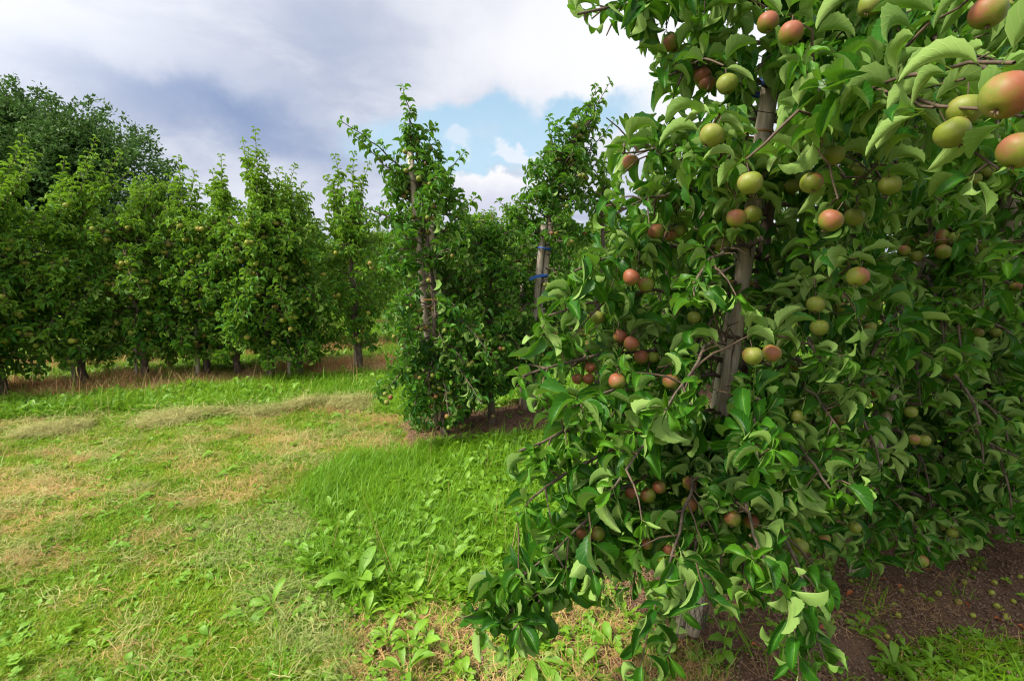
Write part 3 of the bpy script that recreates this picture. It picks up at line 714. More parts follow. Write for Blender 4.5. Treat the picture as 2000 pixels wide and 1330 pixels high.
BM.crown(72, .3, 1.75, prof((.3, .4), (.9, .45), (1.4, .38), (1.75, .25)), (.6, 0), 1.1, .7, .1, .2)
for p_ in [(905, 400), (925, 430), (960, 415), (985, 430)]: BM.leader(P(*p_, 4.6), 1.4, side=.14)
bB2 = gp(1030, 805)
B2 = Tree(bB2, np.concatenate([straight(bB2, P(1068, 450, 4.75), 8, .008), straight(P(1068, 450, 4.75), P(1105, 300, 4.65), 4)[1:], straight(P(1105, 300, 4.65), P(1165, 220, 4.55), 3)[1:]]), np.linspace(.04, .012, 13), .092)
B2.crown(68, .4, 1.95, prof((.3, .44), (.8, .48), (1.3, .38), (1.5, .34), (1.9, .42), (2.1, .34)), (.6, 0), 1.1, .7, .14, .2)
B2.crown(30, 1.95, 2.65, prof((1.9, .36), (2.3, .30), (2.7, .2)), (.7, .4), 1.2, .4, .25, .15)
for p_, z in [((1190, 163), 2.3), ((1165, 172), 2.3), ((1200, 235), 2.2), ((1072, 232), 2.05), ((1042, 320), 1.9), ((1150, 225), 2.2), ((1195, 300), 2.1), ((1010, 385), 1.7), ((975, 395), 1.65), ((1100, 270), 2.1)]: B2.leader(P(*p_, 4.6), z, .009, side=.15)
for t in (B1, BM, B2):
    for a in t.apples: a['r'] *= .85; a['red'] *= .8
    t.arrays()
BR = []
random.seed(9)
sB, nB = SNc(*bB2[:2])
for i in range(9):
    t = row_tree(sB + .75 * (i + 1), 4.5, 2.5 + random.uniform(-.1, .2), prof((.3, .4), (.8, .55), (1.5, .5), (2.1, .35), (2.5, .2)), 26, .095, dens=.9, apples=.06); t.arrays(); BR.append(t)

# ---- left row -------------------------------------------------------------------
CT = []
random.seed(31)
PC = prof((.3, .40), (.7, .58), (1.2, .60), (1.6, .46), (1.95, .26))
CB = [(-190, 800, -.1), (-90, 788, 0), (10, 778, -.05), (170, 757, -.14), (285, 746, -.02), (405, 738, -.08), (468, 735, -.03), (530, 743, 0), (588, 738, -.10), (703, 727, -.05)]
CTIPS = {2: [(48, 268), (70, 300), (25, 330)], 3: [(188, 272), (125, 310), (235, 300), (215, 320)], 4: [(285, 345), (310, 355), (265, 375)], 5: [(348, 308), (380, 335), (330, 345)], 6: [(432, 304), (415, 335)],
         7: [(498, 252), (475, 275), (520, 300), (545, 330)], 8: [(575, 325), (605, 385), (590, 360)], 9: [(690, 300), (655, 305), (640, 345), (720, 320)]}
for i, (px, py, ln) in enumerate(CB):
    b = gp(px, py); dep = b[1] * math.cos(PITCH) + .15
    ps = PC if i < 9 else prof((.4, .24), (.9, .30), (1.5, .34), (2.2, .26), (2.5, .18))
    h = 2.35 if i not in (7,) else 2.45
    top = b + np.array([ln * 1.5, 0, 1.95])
    t = Tree(b, straight(b, top, 12, .03), np.linspace(.045, .012, 12), .102)
    t.crown(78 if i < 9 else 44, .43, 1.95, ps, (.6, .0), 1.25, .6, .11, .20)
    for q in CTIPS.get(i, [(px + 10, 290), (px - 30, 330)]): t.leader(P(*q, dep), h * .72, side=.19); t.leader(P(q[0] + random.uniform(-22, 22), q[1] + random.uniform(28, 60), dep + random.uniform(-.2, .2)), h * .7, side=.17)
    for a in t.apples: a['red'] *= .55; a['r'] *= 1.15; a['key'] = random.random() < .45
    t.arrays(); CT.append(t)
random.seed(77)
for i in range(8):                                             # the same row goes on behind the middle row
    s0, n0 = SNc(*CT[9].base[:2])
    t = row_tree(s0 + 1.0 * (i + 1), 7.36, 2.1 + random.uniform(-.15, .2), prof((.3, .42), (.8, .6), (1.5, .5), (2.1, .3)), 26, .10, dens=.85, apples=.05); t.arrays(); CT.append(t)

# ---- clear what hides the apples and the stakes; then see which leaves show -------------
WIN = [(1392, 612, 1452, 725, 1.72), (1378, 725, 1425, 815, 1.72), (1468, 178, 1510, 275, 1.6), (1424, 475, 1480, 550, 1.72), (1362, 682, 1392, 724, 1.72)]
WB = [(824, 530, 852, 655, 4.2), (797, 335, 812, 390, 4.1), (820, 445, 846, 480, 4.2), (1046, 470, 1074, 585, 4.75), (1014, 555, 1028, 606, 4.7)]
def clear(t, apples, wins, margin=1.0):
    x, y, dep = proj(t.center); rad = t.ls * 1000 / np.maximum(dep, .1) * .38
    for a in apples:
        if not a.get('key'): continue
        ax, ay, ad = proj(a['p']); ar = a['r'] * 1000 / ad
        t.keep &= ~((np.hypot(x - ax, y - ay) < ar * .75 + rad * margin) & (dep < ad + .01))
    m2 = .6 if t is A1 else .3
    for x0, y0, x1, y1, d_ in wins:
        t.keep &= ~((x > x0 - rad * m2) & (x < x1 + rad * m2) & (y > y0 - rad * m2) & (y < y1 + rad * m2) & (dep < d_ + .06))
clear(A1, A1.apples, WIN); clear(A2, A2.apples, []); clear(A3, A2.apples + A3.apples, []); clear(A1, A2.apples, [], .6); clear(A2, A3.apples, [], .6)
for t in (B1, B2, BM): clear(t, [dict(a, key=(a['p'][1] < t.base[1] and i % 2 == 0)) for i, a in enumerate(t.apples)], WB, .8)
for t in CT[:10]: clear(t, [dict(a, key=a.get('key') and a['p'][1] < t.base[1]) for a in t.apples], [], .8)
x, y, dep = proj(A1.center)                                    # keep the near tree off the open view at its left
OUT = [(-400, 1280), (0, 1110), (40, 1105), (60, 1165), (110, 1290), (200, 1240), (300, 1180), (380, 1180), (480, 1135), (560, 1082), (600, 1045), (640, 1045), (700, 1000), (790, 1000), (840, 1060), (900, 1000), (1000, 990), (1100, 990), (1130, 930), (1200, 905), (1300, 930), (1500, 1000)]
lim = np.interp(y, [q[0] for q in OUT], [q[1] for q in OUT]); A1.keep &= x > lim
A1.keep &= ~((x > 1330) & (x < 1480) & (y > 1235) & (dep < 1.6)) 
for t in (A2, A3, A4): x, y, dep = proj(t.center); t.keep &= ~((y > np.interp(x, [1500, 1640, 1800, 1900, 2000], [1180, 1150, 1110, 1060, 1060])) & (x < 2100)) & (x > 1380)
def trim(t, bound):
    def cut(lst):
        out = []
        for p, r_ in lst:
            x, y, d = proj(p); bad = (y > bound(x)); n = int(np.argmax(bad)) if bad.any() else len(p)
            if n >= 2: out.append((p[:n], np.interp(np.linspace(0, n / len(p), n), np.linspace(0, 1, np.size(r_)), np.atleast_1d(r_))))
        return out
    t.limbs = cut(t.limbs); t.twigs = cut(t.twigs)
for t in (A2, A3, A4): trim(t, lambda x: np.interp(x, [1500, 1640, 1800, 1900, 2000], [1170, 1140, 1100, 1050, 1050]))
x, y, dep = proj(CT[9].center); CT[9].keep &= (x > 622)
for t in (B1, BM, B2): trim(t, lambda x: np.interp(x, [740, 800, 870, 950, 1000, 1100], [785, 830, 835, 785, 755, 755])); x, y, dep = proj(t.center); t.keep &= ~((y > np.interp(x, [740, 800, 870, 950, 1000, 1100], [790, 835, 840, 790, 760, 760])))

ALL = [A1, A2, A3, A4, B1, BM, B2] + BR + CT
def splat():
    W, H, c = 334, 222, 6
    buf = np.full((H, W), -1, int)
    cen = np.concatenate([t.center for t in ALL]); rr = np.concatenate([t.ls for t in ALL]); kp = np.concatenate([t.keep for t in ALL])
    x, y, d = proj(cen); ok = kp & (d > .2) & (x > -30) & (x < 2030) & (y > -30) & (y < 1360); ids = np.nonzero(ok)[0]; ids = ids[np.argsort(-d[ids])]
    xs = (x / c); ys = (y / c); ra = np.maximum(.5, rr * 1000 / np.maximum(d, .1) * .27 / c)
    for i in ids:
        r = ra[i]; a, b, e, f = int(max(0, ys[i] - r)), int(ys[i] + r) + 1, int(max(0, xs[i] - r)), int(xs[i] + r) + 1
        buf[a:b, e:f] = i
    cnt = np.bincount(buf[buf >= 0], minlength=len(cen)); o = 0
    for t in ALL: t.seen = cnt[o:o + len(t.lp)]; o += len(t.lp)
splat()

GA = 'apple trees in the row beside the camera'; GB = 'apple trees in the middle row'; GC = 'apple trees in the row across the mown track'
build_tree(A1, 'apple_tree', 'nearest apple tree, full of blushed green apples, drooping leaves touching the bare soil', LEAF_NEAR, 'near', M['leaf'], GA, 300, True, True)
build_tree(A2, 'apple_tree', 'dense apple tree directly right of the nearest one, its grey stake slanting through the leaves', LEAF_NEAR, 'near', M['leaf'], GA, 300, True, True)
build_tree(A3, 'apple_tree', 'apple tree over the bare soil at the right edge, short piece of stake showing', LEAF_NEAR, 'near', M['leaf'], GA, 300, True, True)
build_tree(A4, 'apple_tree', 'last apple tree of the near row, its branches reaching in from beyond the right edge', LEAF_MID, 'mid', M['leaf'], GA, 60, False, False)
build_tree(B1, 'apple_tree', 'tall apple tree at the head of the middle row, leaves reaching down to the grass', LEAF_MID, 'mid', M['leaf'], GB, 300, True, False)
build_tree(BM, 'apple_tree', 'low bushy apple tree between the two tall ones of the middle row', LEAF_MID, 'mid', M['leaf'], GB, 200, False, False)
build_tree(B2, 'apple_tree', 'tall apple tree leaning to the right, its stake tied with blue bands', LEAF_MID, 'mid', M['leaf'], GB, 300, True, False)
for t in BR: build_tree(t, 'apple_tree', 'apple tree of the middle row seen only through gaps in the near trees', LEAF_FAR, 'far', M['leaf_far'], GB, 0, False, False)
CL = ['apple tree left of the frame edge in the row across the track', 'apple tree cut by the left edge, a few branches in view', 'apple tree at left edge, red apples near its tip',
      'apple tree with a thick leaning trunk and yellow apples near its tip', 'apple tree with a short light stake, thin dark trunk and low flat top', 'apple tree beside the tallest pale stake, crooked dark trunk in tan grass',
      'narrow apple tree with two trunks close together under a pointed top', 'apple tree with the tallest light green shoots in the row across the track', 'apple tree with a dark trunk leaning left beside a small white stake',
      'slim apple tree standing last and apart where the row across the track ends']
for i, t in enumerate(CT):
    build_tree(t, 'apple_tree', CL[i] if i < 10 else 'apple tree far down the row, its top showing behind the middle row', LEAF_MID if i < 10 else LEAF_FAR, 'midf' if i < 10 else 'far', M['leaf_far'], GC, 70 if 1 < i < 10 else 0, False, False)

# ---- stakes and ties ---------------------------------------------------------------
stake(P(1352, 1235, 1.93), P(1507, 150, 1.60), .026, 'thick grey stake showing between the leaves of the nearest tree')
stake(P(1330, 1215, 1.97), P(1452, 470, 1.80), .020, 'thinner pale stake set just left of the thick one in the nearest tree')
stake(P(1668, 1120, 2.22), P(1815, 420, 2.02), .019, 'slanting grey stake with a sunlit edge inside the second near tree')
stake(P(1962, 1045, 2.6), P(1978, 190, 2.2), .036, 'upright stake in the dark leaves at the right edge')
stake(gp(850, 850) + (0, .05, 0), P(801, 298, 4.12), .027, 'pale split stake showing in the tall tree at the head of the middle row')
stake(gp(862, 842) + (0, .05, 0), P(842, 440, 4.2), .024, 'shorter stake right beside the split one in the head tree of the middle row')
stake(gp(1026, 812), P(1062, 440, 4.70), .030, 'left of the paired stakes tied with blue bands')
stake(gp(1038, 810), P(1075, 435, 4.74), .030, 'right of the paired stakes tied with blue bands, darker')
stake(gp(1020, 800), P(1022, 545, 5.0), .028, 'short brown stake standing left of the blue-banded pair')
for px, py, qx, qy, r, lb in [(148, 757, 130, 640, .024, 'light stake left of the thick leaning trunk in the left row'), (268, 747, 262, 650, .022, 'short light stake left of a thin dark trunk, in tan grass'), (388, 742, 378, 560, .026, 'tall pale stake standing clear in tan grass in the left row'),
                              (462, 735, 455, 600, .022, 'pale stake close against a dark trunk in the left row'), (566, 743, 560, 610, .022, 'small white stake beside the trunk that leans left'), (696, 726, 690, 600, .02, 'thin stake at the last slim tree of the left row')]:
    b = gp(px, py); stake(b, P(qx, qy, b[1] * math.cos(PITCH) + .2), r, lb)
c0, c1, r0 = RM_STAKES[0]
ax = unit(c1 - c0); pc = P(1500, 172, 1.60)
band(pc, ax, .050, M['blue'], .022, 'blue band round stake and trunk high in the nearest tree', rad2=.055)
band(P(1483, 262, 1.64), ax, .044, M['rubber'], .006, 'thin orange rubber tie round the stake high in the nearest tree', cat='rubber tie')
band(P(1447, 552, 1.74), ax, .050, M['rubber'], .007, 'orange rubber tie round stake and trunk at mid height of the nearest tree', cat='rubber tie', rad2=.05)
c0, c1, r0 = RM_STAKES[6]; ax2 = unit(c1 - c0)
band(P(1064, 486, 4.70), ax2, .062, M['blue'], .016, 'upper blue band round the paired stakes', rad2=.045, tail=[P(1050, 487, 4.62), P(1051, 496, 4.62), P(1053, 510, 4.62)])
band(P(1058, 540, 4.72), unit(ax2 + np.array([-.25, 0, 0])), .066, M['blue'], .024, 'lower wide blue band tilted across the paired stakes', rad2=.06, tail=[P(1062, 537, 4.62), P(1045, 541, 4.6), P(1034, 546, 4.6)])
band(P(479, 528, 6.3), (0, 0, 1), .03, M['blue'], .09, 'small blue band glimpsed in the leaves of the left row')
c0, c1, r0 = RM_STAKES[4]; ax3 = unit(c1 - c0)
band(P(842, 585, 4.12), ax3, .062, M['rubber'], .01, 'thin orange tie round the split stake of the middle row', cat='rubber tie')
def rope(name, pts, r, mat, label, cat):
    b = np.array(pts[0]); v, f = tube(np.array(pts) - b, r, 6); o = link(name, mesh_from(name, v, f, [mat])); o.location = b; o['label'] = label; o['category'] = cat
rope('tie_wire', [P(1462, 225, 1.55), P(1475, 216, 1.54), P(1490, 219, 1.54), P(1512, 222, 1.56)], .0014, M['wire'], 'dark wire twisted round the stake below the blue band', 'wire')
def guard():
    """Mesh sleeve round the foot of the nearest trunk."""
    lst = []
    a, b = P(1352, 1215, 1.93), P(1376, 1105, 1.89); n = 14
    ax = unit(b - a); u = unit(np.cross(ax, (0, 1, 0))); v = np.cross(ax, u); L = np.linalg.norm(b - a)
    for k in range(n):
        for sg in (1, -1):
            pts = [a - a + ax * L * t + (u * math.cos(k / n * 6.283 + sg * t * 2.2) + v * math.sin(k / n * 6.283 + sg * t * 2.2)) * .044 for t in np.linspace(0, 1, 9)]
            lst.append((np.array(pts), .0012))
    v_, f_ = tubes(lst, 4); o = link('trunk_guard', mesh_from('trunk_guard', v_, f_, [M['mesh_guard']])); o.location = a; o['label'] = 'dark mesh sleeve round the foot of the nearest trunk and stake'; o['category'] = 'trunk guard'
guard()

# ---- rows farther back -------------------------------------------------------------
random.seed(55)
def back_rows():
    proto = []
    for i in range(5):
        t = row_tree(0, 0, 2.6, prof((.3, .45), (.8, .62), (1.5, .52), (2.1, .36), (2.5, .2)), 52, .11, dens=1.0, apples=0, leaders=5, base=np.zeros(3)); t.arrays(); t.seen = None
        idx = np.arange(len(t.lp)); var = t.var % len(LEAF_FAR)
        V, F, U, I = place_many(LEAF_FAR, var, t.lp, t.Rm, t.ls)
        mc = mesh_from('crown', V, F, [M['leaf_far']], uv=U, attrs={'tint': rng.random(len(t.lp))[I], 'age': t.la[I]})
        v, f = tubes([(t.trunk, t.rad)] + t.limbs, 6); proto.append((mc, mesh_from('trunk', v, f, [M['bark']])))
    rows = [(9.1, -9.0, 12.0, .95, 'second'), (11.9, -3.0, 12.0, .95, 'third'), (14.7, -3.5, 12.0, 1.0, 'fourth'), (17.5, -4.0, 12.0, 1.0, 'fifth'), (20.3, -4.0, 12.0, 1.0, 'sixth')]
    for n_, s0, s1, st, word in rows:
        s_ = s0
        while s_ < s1:
            x, y = XY(s_ + random.uniform(-.1, .1), n_ + random.uniform(-.08, .08)); px, _, dp = proj(np.array([x, y, 1.0]))
            s_ += st
            if px > 2050 or px < -150 or dp < 1 or (n_ > 10 and px < 380): continue
            mc, mt = random.choice(proto); e = D.objects.new('apple_tree', None); COL.objects.link(e)
            sc = random.uniform(.84, 1.05) * (1.0 if n_ < 18 else 1.05); e.location = (x, y, float(gz(x, y))); e.rotation_euler.z = random.uniform(0, 6.3); e.scale = (sc,) * 3
            e['category'] = 'apple tree'; e['group'] = f'apple trees in the {word} row behind the track'; e['label'] = f'apple tree of the {word} row behind the mown track, mostly hidden by nearer rows'
            c = link('crown', mc, e); c.color = (0, 0, 0, 1); link('trunk', mt, e)
back_rows()

# ---- tall tree behind the orchard ----------------------------------------------------
def tall_tree():
    dist = 30.0; base = np.array([P(70, 600, dist)[0], P(70, 600, dist)[1], 0.0]); c = P(40, 395, dist)
    random.seed(4); r = np.random.default_rng(4)
    limbs = []; ends = []
    outline = [(-260, 240), (-100, 175), (0, 150), (60, 142), (130, 165), (200, 195), (255, 225), (300, 262), (308, 285), (338, 292), (338, 330), (340, 372), (345, 400), (320, 440)]
    tr = straight(base, c + np.array([0, 0, 1.5]), 8, .15); 
    def sub(p, d, L, rad, lev):
        pts = grow(p, d, L, -.15 if lev < 2 else .15, L / 7, .11); limbs.append((pts, np.linspace(rad, rad * .45, len(pts))))
        if lev == 3: ends.append(pts); return
        for i in range((7, 6, 5)[lev]):
            j = random.randint(2, len(pts) - 1); dd = unit(pts[j] - pts[j - 1]); q = unit(dd + r.normal(0, .62, 3) + np.array([0, 0, .12])); sub(pts[j], q, L * random.uniform(.45, .62), rad * .45, lev + 1)
    for i in range(9):
        a = i * 2.4; e = random.uniform(.35, 1.2); z = random.uniform(1.8, 5.5)
        st = base + np.array([0, 0, z]); sub(st, (math.cos(a) * math.cos(e), math.sin(a) * math.cos(e), math.sin(e)), random.uniform(3.6, 5.2), .16, 0)
    # fill clumps in an ellipsoid shell
    cl = []
    for pts in ends: cl.append((pts[-1], unit(pts[-1] - pts[0])))
    R3 = np.array([9.2, 7.0, 6.2])
    for i in range(1500):
        v = r.normal(0, 1, 3); v = v / np.linalg.norm(v); k = random.uniform(.55, 1.0) ** .6
        cl.append((c + v * R3 * k + r.normal(0, .3, 3), unit(v + np.array([0, 0, .25]) + r.normal(0, .3, 3))))
    LP, LD, LN = [], [], []
    for p, d in cl:
        x, y, dp = proj(p)
        top = np.interp(x, [q[0] for q in outline[:11]], [q[1] for q in outline[:11]])
        if x > 345 or y < top + 14 or y > 520: continue
        m = 46
        t = r.random(m); off = r.normal(0, .26, (m, 3)) * (1.1 - .7 * t)[:, None]
        LP.append(p + d * (t[:, None] - .4) * 1.25 + off + np.array([0, 0, -.25]) * (t ** 2)[:, None]); LD.append(np.tile(d, (m, 1)) + r.normal(0, .6, (m, 3)) + np.array([0, 0, -.35])); LN.append(r.normal(0, .6, (m, 3)) + np.array([0, 0, 1.0]))
    LP, LD, LN = map(np.concatenate, (LP, LD, LN)); Rm = frames(LD, LN)
    q = (np.array([(-.28, .1, 0), (0, 0, 0), (.28, .1, 0), (0, 1, -.05), (.2, .6, 0), (-.2, .6, 0)]), np.array([[0, 1, 2, 4], [0, 4, 3, 5]]), np.zeros((6, 2)))
    V, F, U, I = place_many([q], np.zeros(len(LP), int), LP - base, Rm, r.uniform(.15, .26, len(LP)))
    e = D.objects.new('deciduous_tree', None); COL.objects.link(e); e.location = base; e['label'] = 'tall broad dark green tree rising behind the left row, light limbs showing in its crown'; e['category'] = 'tree'
    o = link('crown', mesh_from('crown', V, F, [M['leaf_big']], uv=U, attrs={'tint': r.random(len(LP))[I], 'age': np.zeros(len(V))}), e); o['kind'] = 'stuff'; o.color = (0, 0, 0, 1)
    v, f = tube(tr - base, np.linspace(.42, .2, 8), 10); link('trunk', mesh_from('trunk', v, f, [M['limb']]), e)
    big = [(p, k) for p, k in limbs if k[0] > .06]
    for p, k in big: v, f = tube(p - base, k, 6); link('limb', mesh_from('limb', v, f, [M['limb']]), e)
tall_tree()

# ------------------------------------------------------------------ ground cover
def blade(L, w, bend, az, p=(0, 0), segs=3, lean=.2):
    c, s_ = math.cos(az), math.sin(az); V = []; U = []; ang = math.pi / 2 - lean; r = 0.0; z = 0.0
    for i in range(segs + 1):
        t = i / segs
        if i: ang -= bend / segs; r += math.cos(ang) * L / segs; z += math.sin(ang) * L / segs
        ww = w * (1 - t ** 1.6) + .0003
        V += [(p[0] + c * r - s_ * ww, p[1] + s_ * r + c * ww, max(z, .001)), (p[0] + c * r + s_ * ww, p[1] + s_ * r - c * ww, max(z, .001))]; U += [(0, t), (1, t)]
    F = [(2 * i, 2 * i + 1, 2 * i + 3, 2 * i + 2) for i in range(segs)]
    return np.array(V), np.array(F), np.array(U)
def strand(L, w, p, az, z0, r):
    """A stem lying on the ground."""
    n = 4; V = []; a = az; x, y = p; z = z0
    for i in range(n + 1):
        V += [(x - math.sin(a) * w, y + math.cos(a) * w, z), (x + math.sin(a) * w, y - math.cos(a) * w, z + w * .5)]
        a += r.gauss(0, .25); x += math.cos(a) * L / n; y += math.sin(a) * L / n; z = max(.002, z + r.gauss(0, .006))
    return np.array(V), np.array([(2 * i, 2 * i + 1, 2 * i + 3, 2 * i + 2) for i in range(n)]), np.array([(i % 2, i // 2 / n) for i in range(2 * n + 2)])
def joined(parts, mat, name, tint=True, age=None, seed=1):
    r = np.random.default_rng(seed); Vs, Fs, Us, T, A, off = [], [], [], [], [], 0
    for i, (v, f, u) in enumerate(parts):
        Vs.append(v); Fs.append(f + off); Us.append(u); off += len(v); T.append(np.full(len(v), r.random() * .5)); A.append(np.full(len(v), age(r) if age else 0.0))
    return mesh_from(name, np.concatenate(Vs), np.concatenate(Fs), [mat], uv=np.concatenate(Us), attrs={'tint': np.concatenate(T), 'age': np.concatenate(A)})
def tuft(n, Lr, w, spread, bend, lean, mat, name, seed, segs=3, age=None):
    r = random.Random(seed); return joined([blade(r.uniform(*Lr), w * r.uniform(.7, 1.2), r.uniform(*bend), r.uniform(0, 6.3), (r.gauss(0, spread), r.gauss(0, spread)), segs, r.uniform(*lean)) for _ in range(n)], mat, name, age=age, seed=seed)
def mat_of(n, Lr, w, spread, zr, mat, name, seed, age=None):
    r = random.Random(seed); return joined([strand(r.uniform(*Lr), w * r.uniform(.6, 1.3), (r.gauss(0, spread), r.gauss(0, spread)), r.uniform(0, 6.3), r.uniform(*zr), r) for _ in range(n)], mat, name, age=age, seed=seed)
def turned(shape, az, el, scale, p=(0, 0, 0), roll=0.0):
    v, f, u = shape; m = Matrix.Rotation(az, 3, 'Z') @ Matrix.Rotation(el, 3, 'X') @ Matrix.Rotation(roll, 3, 'Y')
    return (np.array(v) @ np.array(m).T) * scale + np.array(p), f, u
def dandelion_parts(n, seed, L=(.06, .13), el=(.5, 1.3), w=.17):
    r = random.Random(seed); out = []
    for i in range(n):
        sh = leaf_shape(9, 3, w * r.uniform(.8, 1.25), r.uniform(.5, 1.4), r.uniform(.2, .6), .25, r.uniform(0, 6), r.uniform(-.4, .4), False, r.uniform(.0, .2), .72)
        out.append((sh, i * 2.4 + r.gauss(0, .3), r.uniform(*el), r.uniform(*L)))
    return out
def weed_mesh(n, seed, **k): return joined([turned(s_, a, e, L) for s_, a, e, L in dandelion_parts(n, seed, **k)], M['weed'], 'weed', seed=seed)
def clover_mesh(seed, n=9, L=.022):
    r = random.Random(seed); out = []
    for i in range(n):
        p = (r.gauss(0, .03), r.gauss(0, .03), r.uniform(.008, .03))
        for k in range(3): out.append(turned(leaf_shape(3, 3, .42, .3, .2, 0, 0, 0, False, 0, .6), k * 2.09 + r.random(), .15, L * r.uniform(.7, 1.2), p))
    return joined(out, M['weed'], 'clover', seed=seed)
yng = lambda p: (lambda r: float(r.random() < p) * r.random())
SRC = {}
def src(key, meshes):
    SRC[key] = [D.objects.new('source_' + key, m) for m in meshes]
src('lush', [tuft(18, (.05, .15), .0019, .028, (.4, 2.4), (.05, .9), M['lush'], 'lush', s_, 4, yng(.08)) for s_ in range(5)])
src('mown', [tuft(20, (.012, .036), .0016, .018, (.3, 1.8), (.3, 1.2), M['mown'], 'mown', s_ + 10, 2, yng(.25)) for s_ in range(5)])
src('mowngreen', [tuft(20, (.014, .04), .0018, .018, (.3, 1.6), (.2, 1.1), M['short'], 'mowng', s_ + 20, 2, yng(.15)) for s_ in range(5)])
src('straw', [mat_of(22, (.02, .075), .0006, .03, (.003, .02), M['straw'], 'straw', s_ + 30) for s_ in range(4)])
src('hay', [mat_of(30, (.03, .09), .0008, .035, (.004, .035), M['hay'], 'hay', s_ + 40, yng(.3)) for s_ in range(4)])
src('clip', [mat_of(22, (.02, .06), .0008, .03, (.004, .03), M['clip'], 'clip', s_ + 50, yng(.3)) for s_ in range(3)]
    + [joined([turned(leaf_shape(5, 3, .22, .8, .5, .4, s_, .5, False, .15, .6), random.Random(s_ * 9 + i).uniform(0, 6.3), random.Random(s_ + i).uniform(-.2, .5), .032, (random.Random(i + s_).gauss(0, .03), random.Random(i * 3 + s_).gauss(0, .03), .03)) for i in range(2)], M['clip'], 'clipl', seed=s_ + 60) for s_ in range(1)])
src('tan', [tuft(18, (.04, .17), .0016, .04, (.4, 1.6), (.2, 1.0), M['tan'], 'tan', s_ + 70, 3) for s_ in range(4)])
src('weed', [weed_mesh(7, s_ + 80) for s_ in range(5)])
src('smallweed', [weed_mesh(6, s_ + 90, L=(.03, .06), el=(.1, .9), w=.3) for s_ in range(4)] + [clover_mesh(s_ + 95) for s_ in range(3)])
src('seed', [tuft(3, (.22, .34), .0009, .02, (.1, .4), (.0, .3), M['straw'], 'seed', s_ + 100, 4) for s_ in range(3)])
def crumbs(seed):
    r = random.Random(seed); out = []
    for i in range(9):
        s_ = r.uniform(.003, .010); p = np.array([r.gauss(0, .04), r.gauss(0, .04), s_ * .3])
        v = np.array([(x, y, z) for x in (-1, 1) for y in (-1, 1) for z in (-1, 1)]) * s_ * np.array([1, r.uniform(.6, 1), .6]) * .5 + rng.normal(0, s_ * .15, (8, 3)) + p
        out.append((v, np.array([(0, 1, 3, 2), (4, 6, 7, 5), (0, 4, 5, 1), (2, 3, 7, 6), (1, 5, 7, 3), (0, 2, 6, 4)]), np.zeros((8, 2))))
    m = plain('soil_crumb', (.20, .12, .078, 1), .95) if 'crumb' not in M else M['crumb']; M['crumb'] = m
    return joined(out, m, 'crumbs', seed=seed)
src('crumb', [crumbs(s_) for s_ in range(4)])

def scatter(name, key, pts, scl, tilt=.15):
    """One stuff object: points carrying turn, size and tint; a geometry-nodes tree sets a source tuft on each."""
    n = len(pts); me = D.meshes.new(name); me.vertices.add(n); me.vertices.foreach_set('co', pts.astype(np.float32).ravel())
    a = me.attributes.new('rot', 'FLOAT_VECTOR', 'POINT'); a.data.foreach_set('vector', np.stack([rng.normal(0, tilt, n), rng.normal(0, tilt, n), rng.uniform(0, 6.28, n)], 1).astype(np.float32).ravel())
    a = me.attributes.new('scl', 'FLOAT', 'POINT'); a.data.foreach_set('value', scl.astype(np.float32))
    a = me.attributes.new('itint', 'FLOAT', 'POINT'); a.data.foreach_set('value', (np.clip(1.5 * fbm(pts[:, 0], pts[:, 1], 2.2, 61) - .55, 0, .5) + rng.random(n) * .2).astype(np.float32))
    a = me.attributes.new('vi', 'INT', 'POINT'); a.data.foreach_set('value', rng.integers(0, len(SRC[key]), n).astype(np.int32))
    ng = D.node_groups.new('scatter_' + key, 'GeometryNodeTree'); ng.interface.new_socket('Geometry', in_out='INPUT', socket_type='NodeSocketGeometry'); ng.interface.new_socket('Geometry', in_out='OUTPUT', socket_type='NodeSocketGeometry')
    N, Lk = ng.nodes, ng.links; gi = N.new('NodeGroupInput'); go = N.new('NodeGroupOutput')
    g2i = N.new('GeometryNodeGeometryToInstance')
    for o in reversed(SRC[key]):
        oi = N.new('GeometryNodeObjectInfo'); oi.inputs[0].default_value = o; Lk.new(oi.outputs['Geometry'], g2i.inputs[0])
    def na(nm, ty):
        q = N.new('GeometryNodeInputNamedAttribute'); q.data_type = ty; q.inputs[0].default_value = nm; return q.outputs[0]
    ip = N.new('GeometryNodeInstanceOnPoints'); Lk.new(gi.outputs[0], ip.inputs['Points']); Lk.new(g2i.outputs[0], ip.inputs['Instance'])
    ip.inputs['Pick Instance'].default_value = True; Lk.new(na('vi', 'INT'), ip.inputs['Instance Index']); Lk.new(na('rot', 'FLOAT_VECTOR'), ip.inputs['Rotation']); Lk.new(na('scl', 'FLOAT'), ip.inputs['Scale'])
    Lk.new(ip.outputs[0], go.inputs[0])
    o = link(name, me); md = o.modifiers.new('scatter', 'NODES'); md.node_group = ng; o['kind'] = 'stuff'
    return o

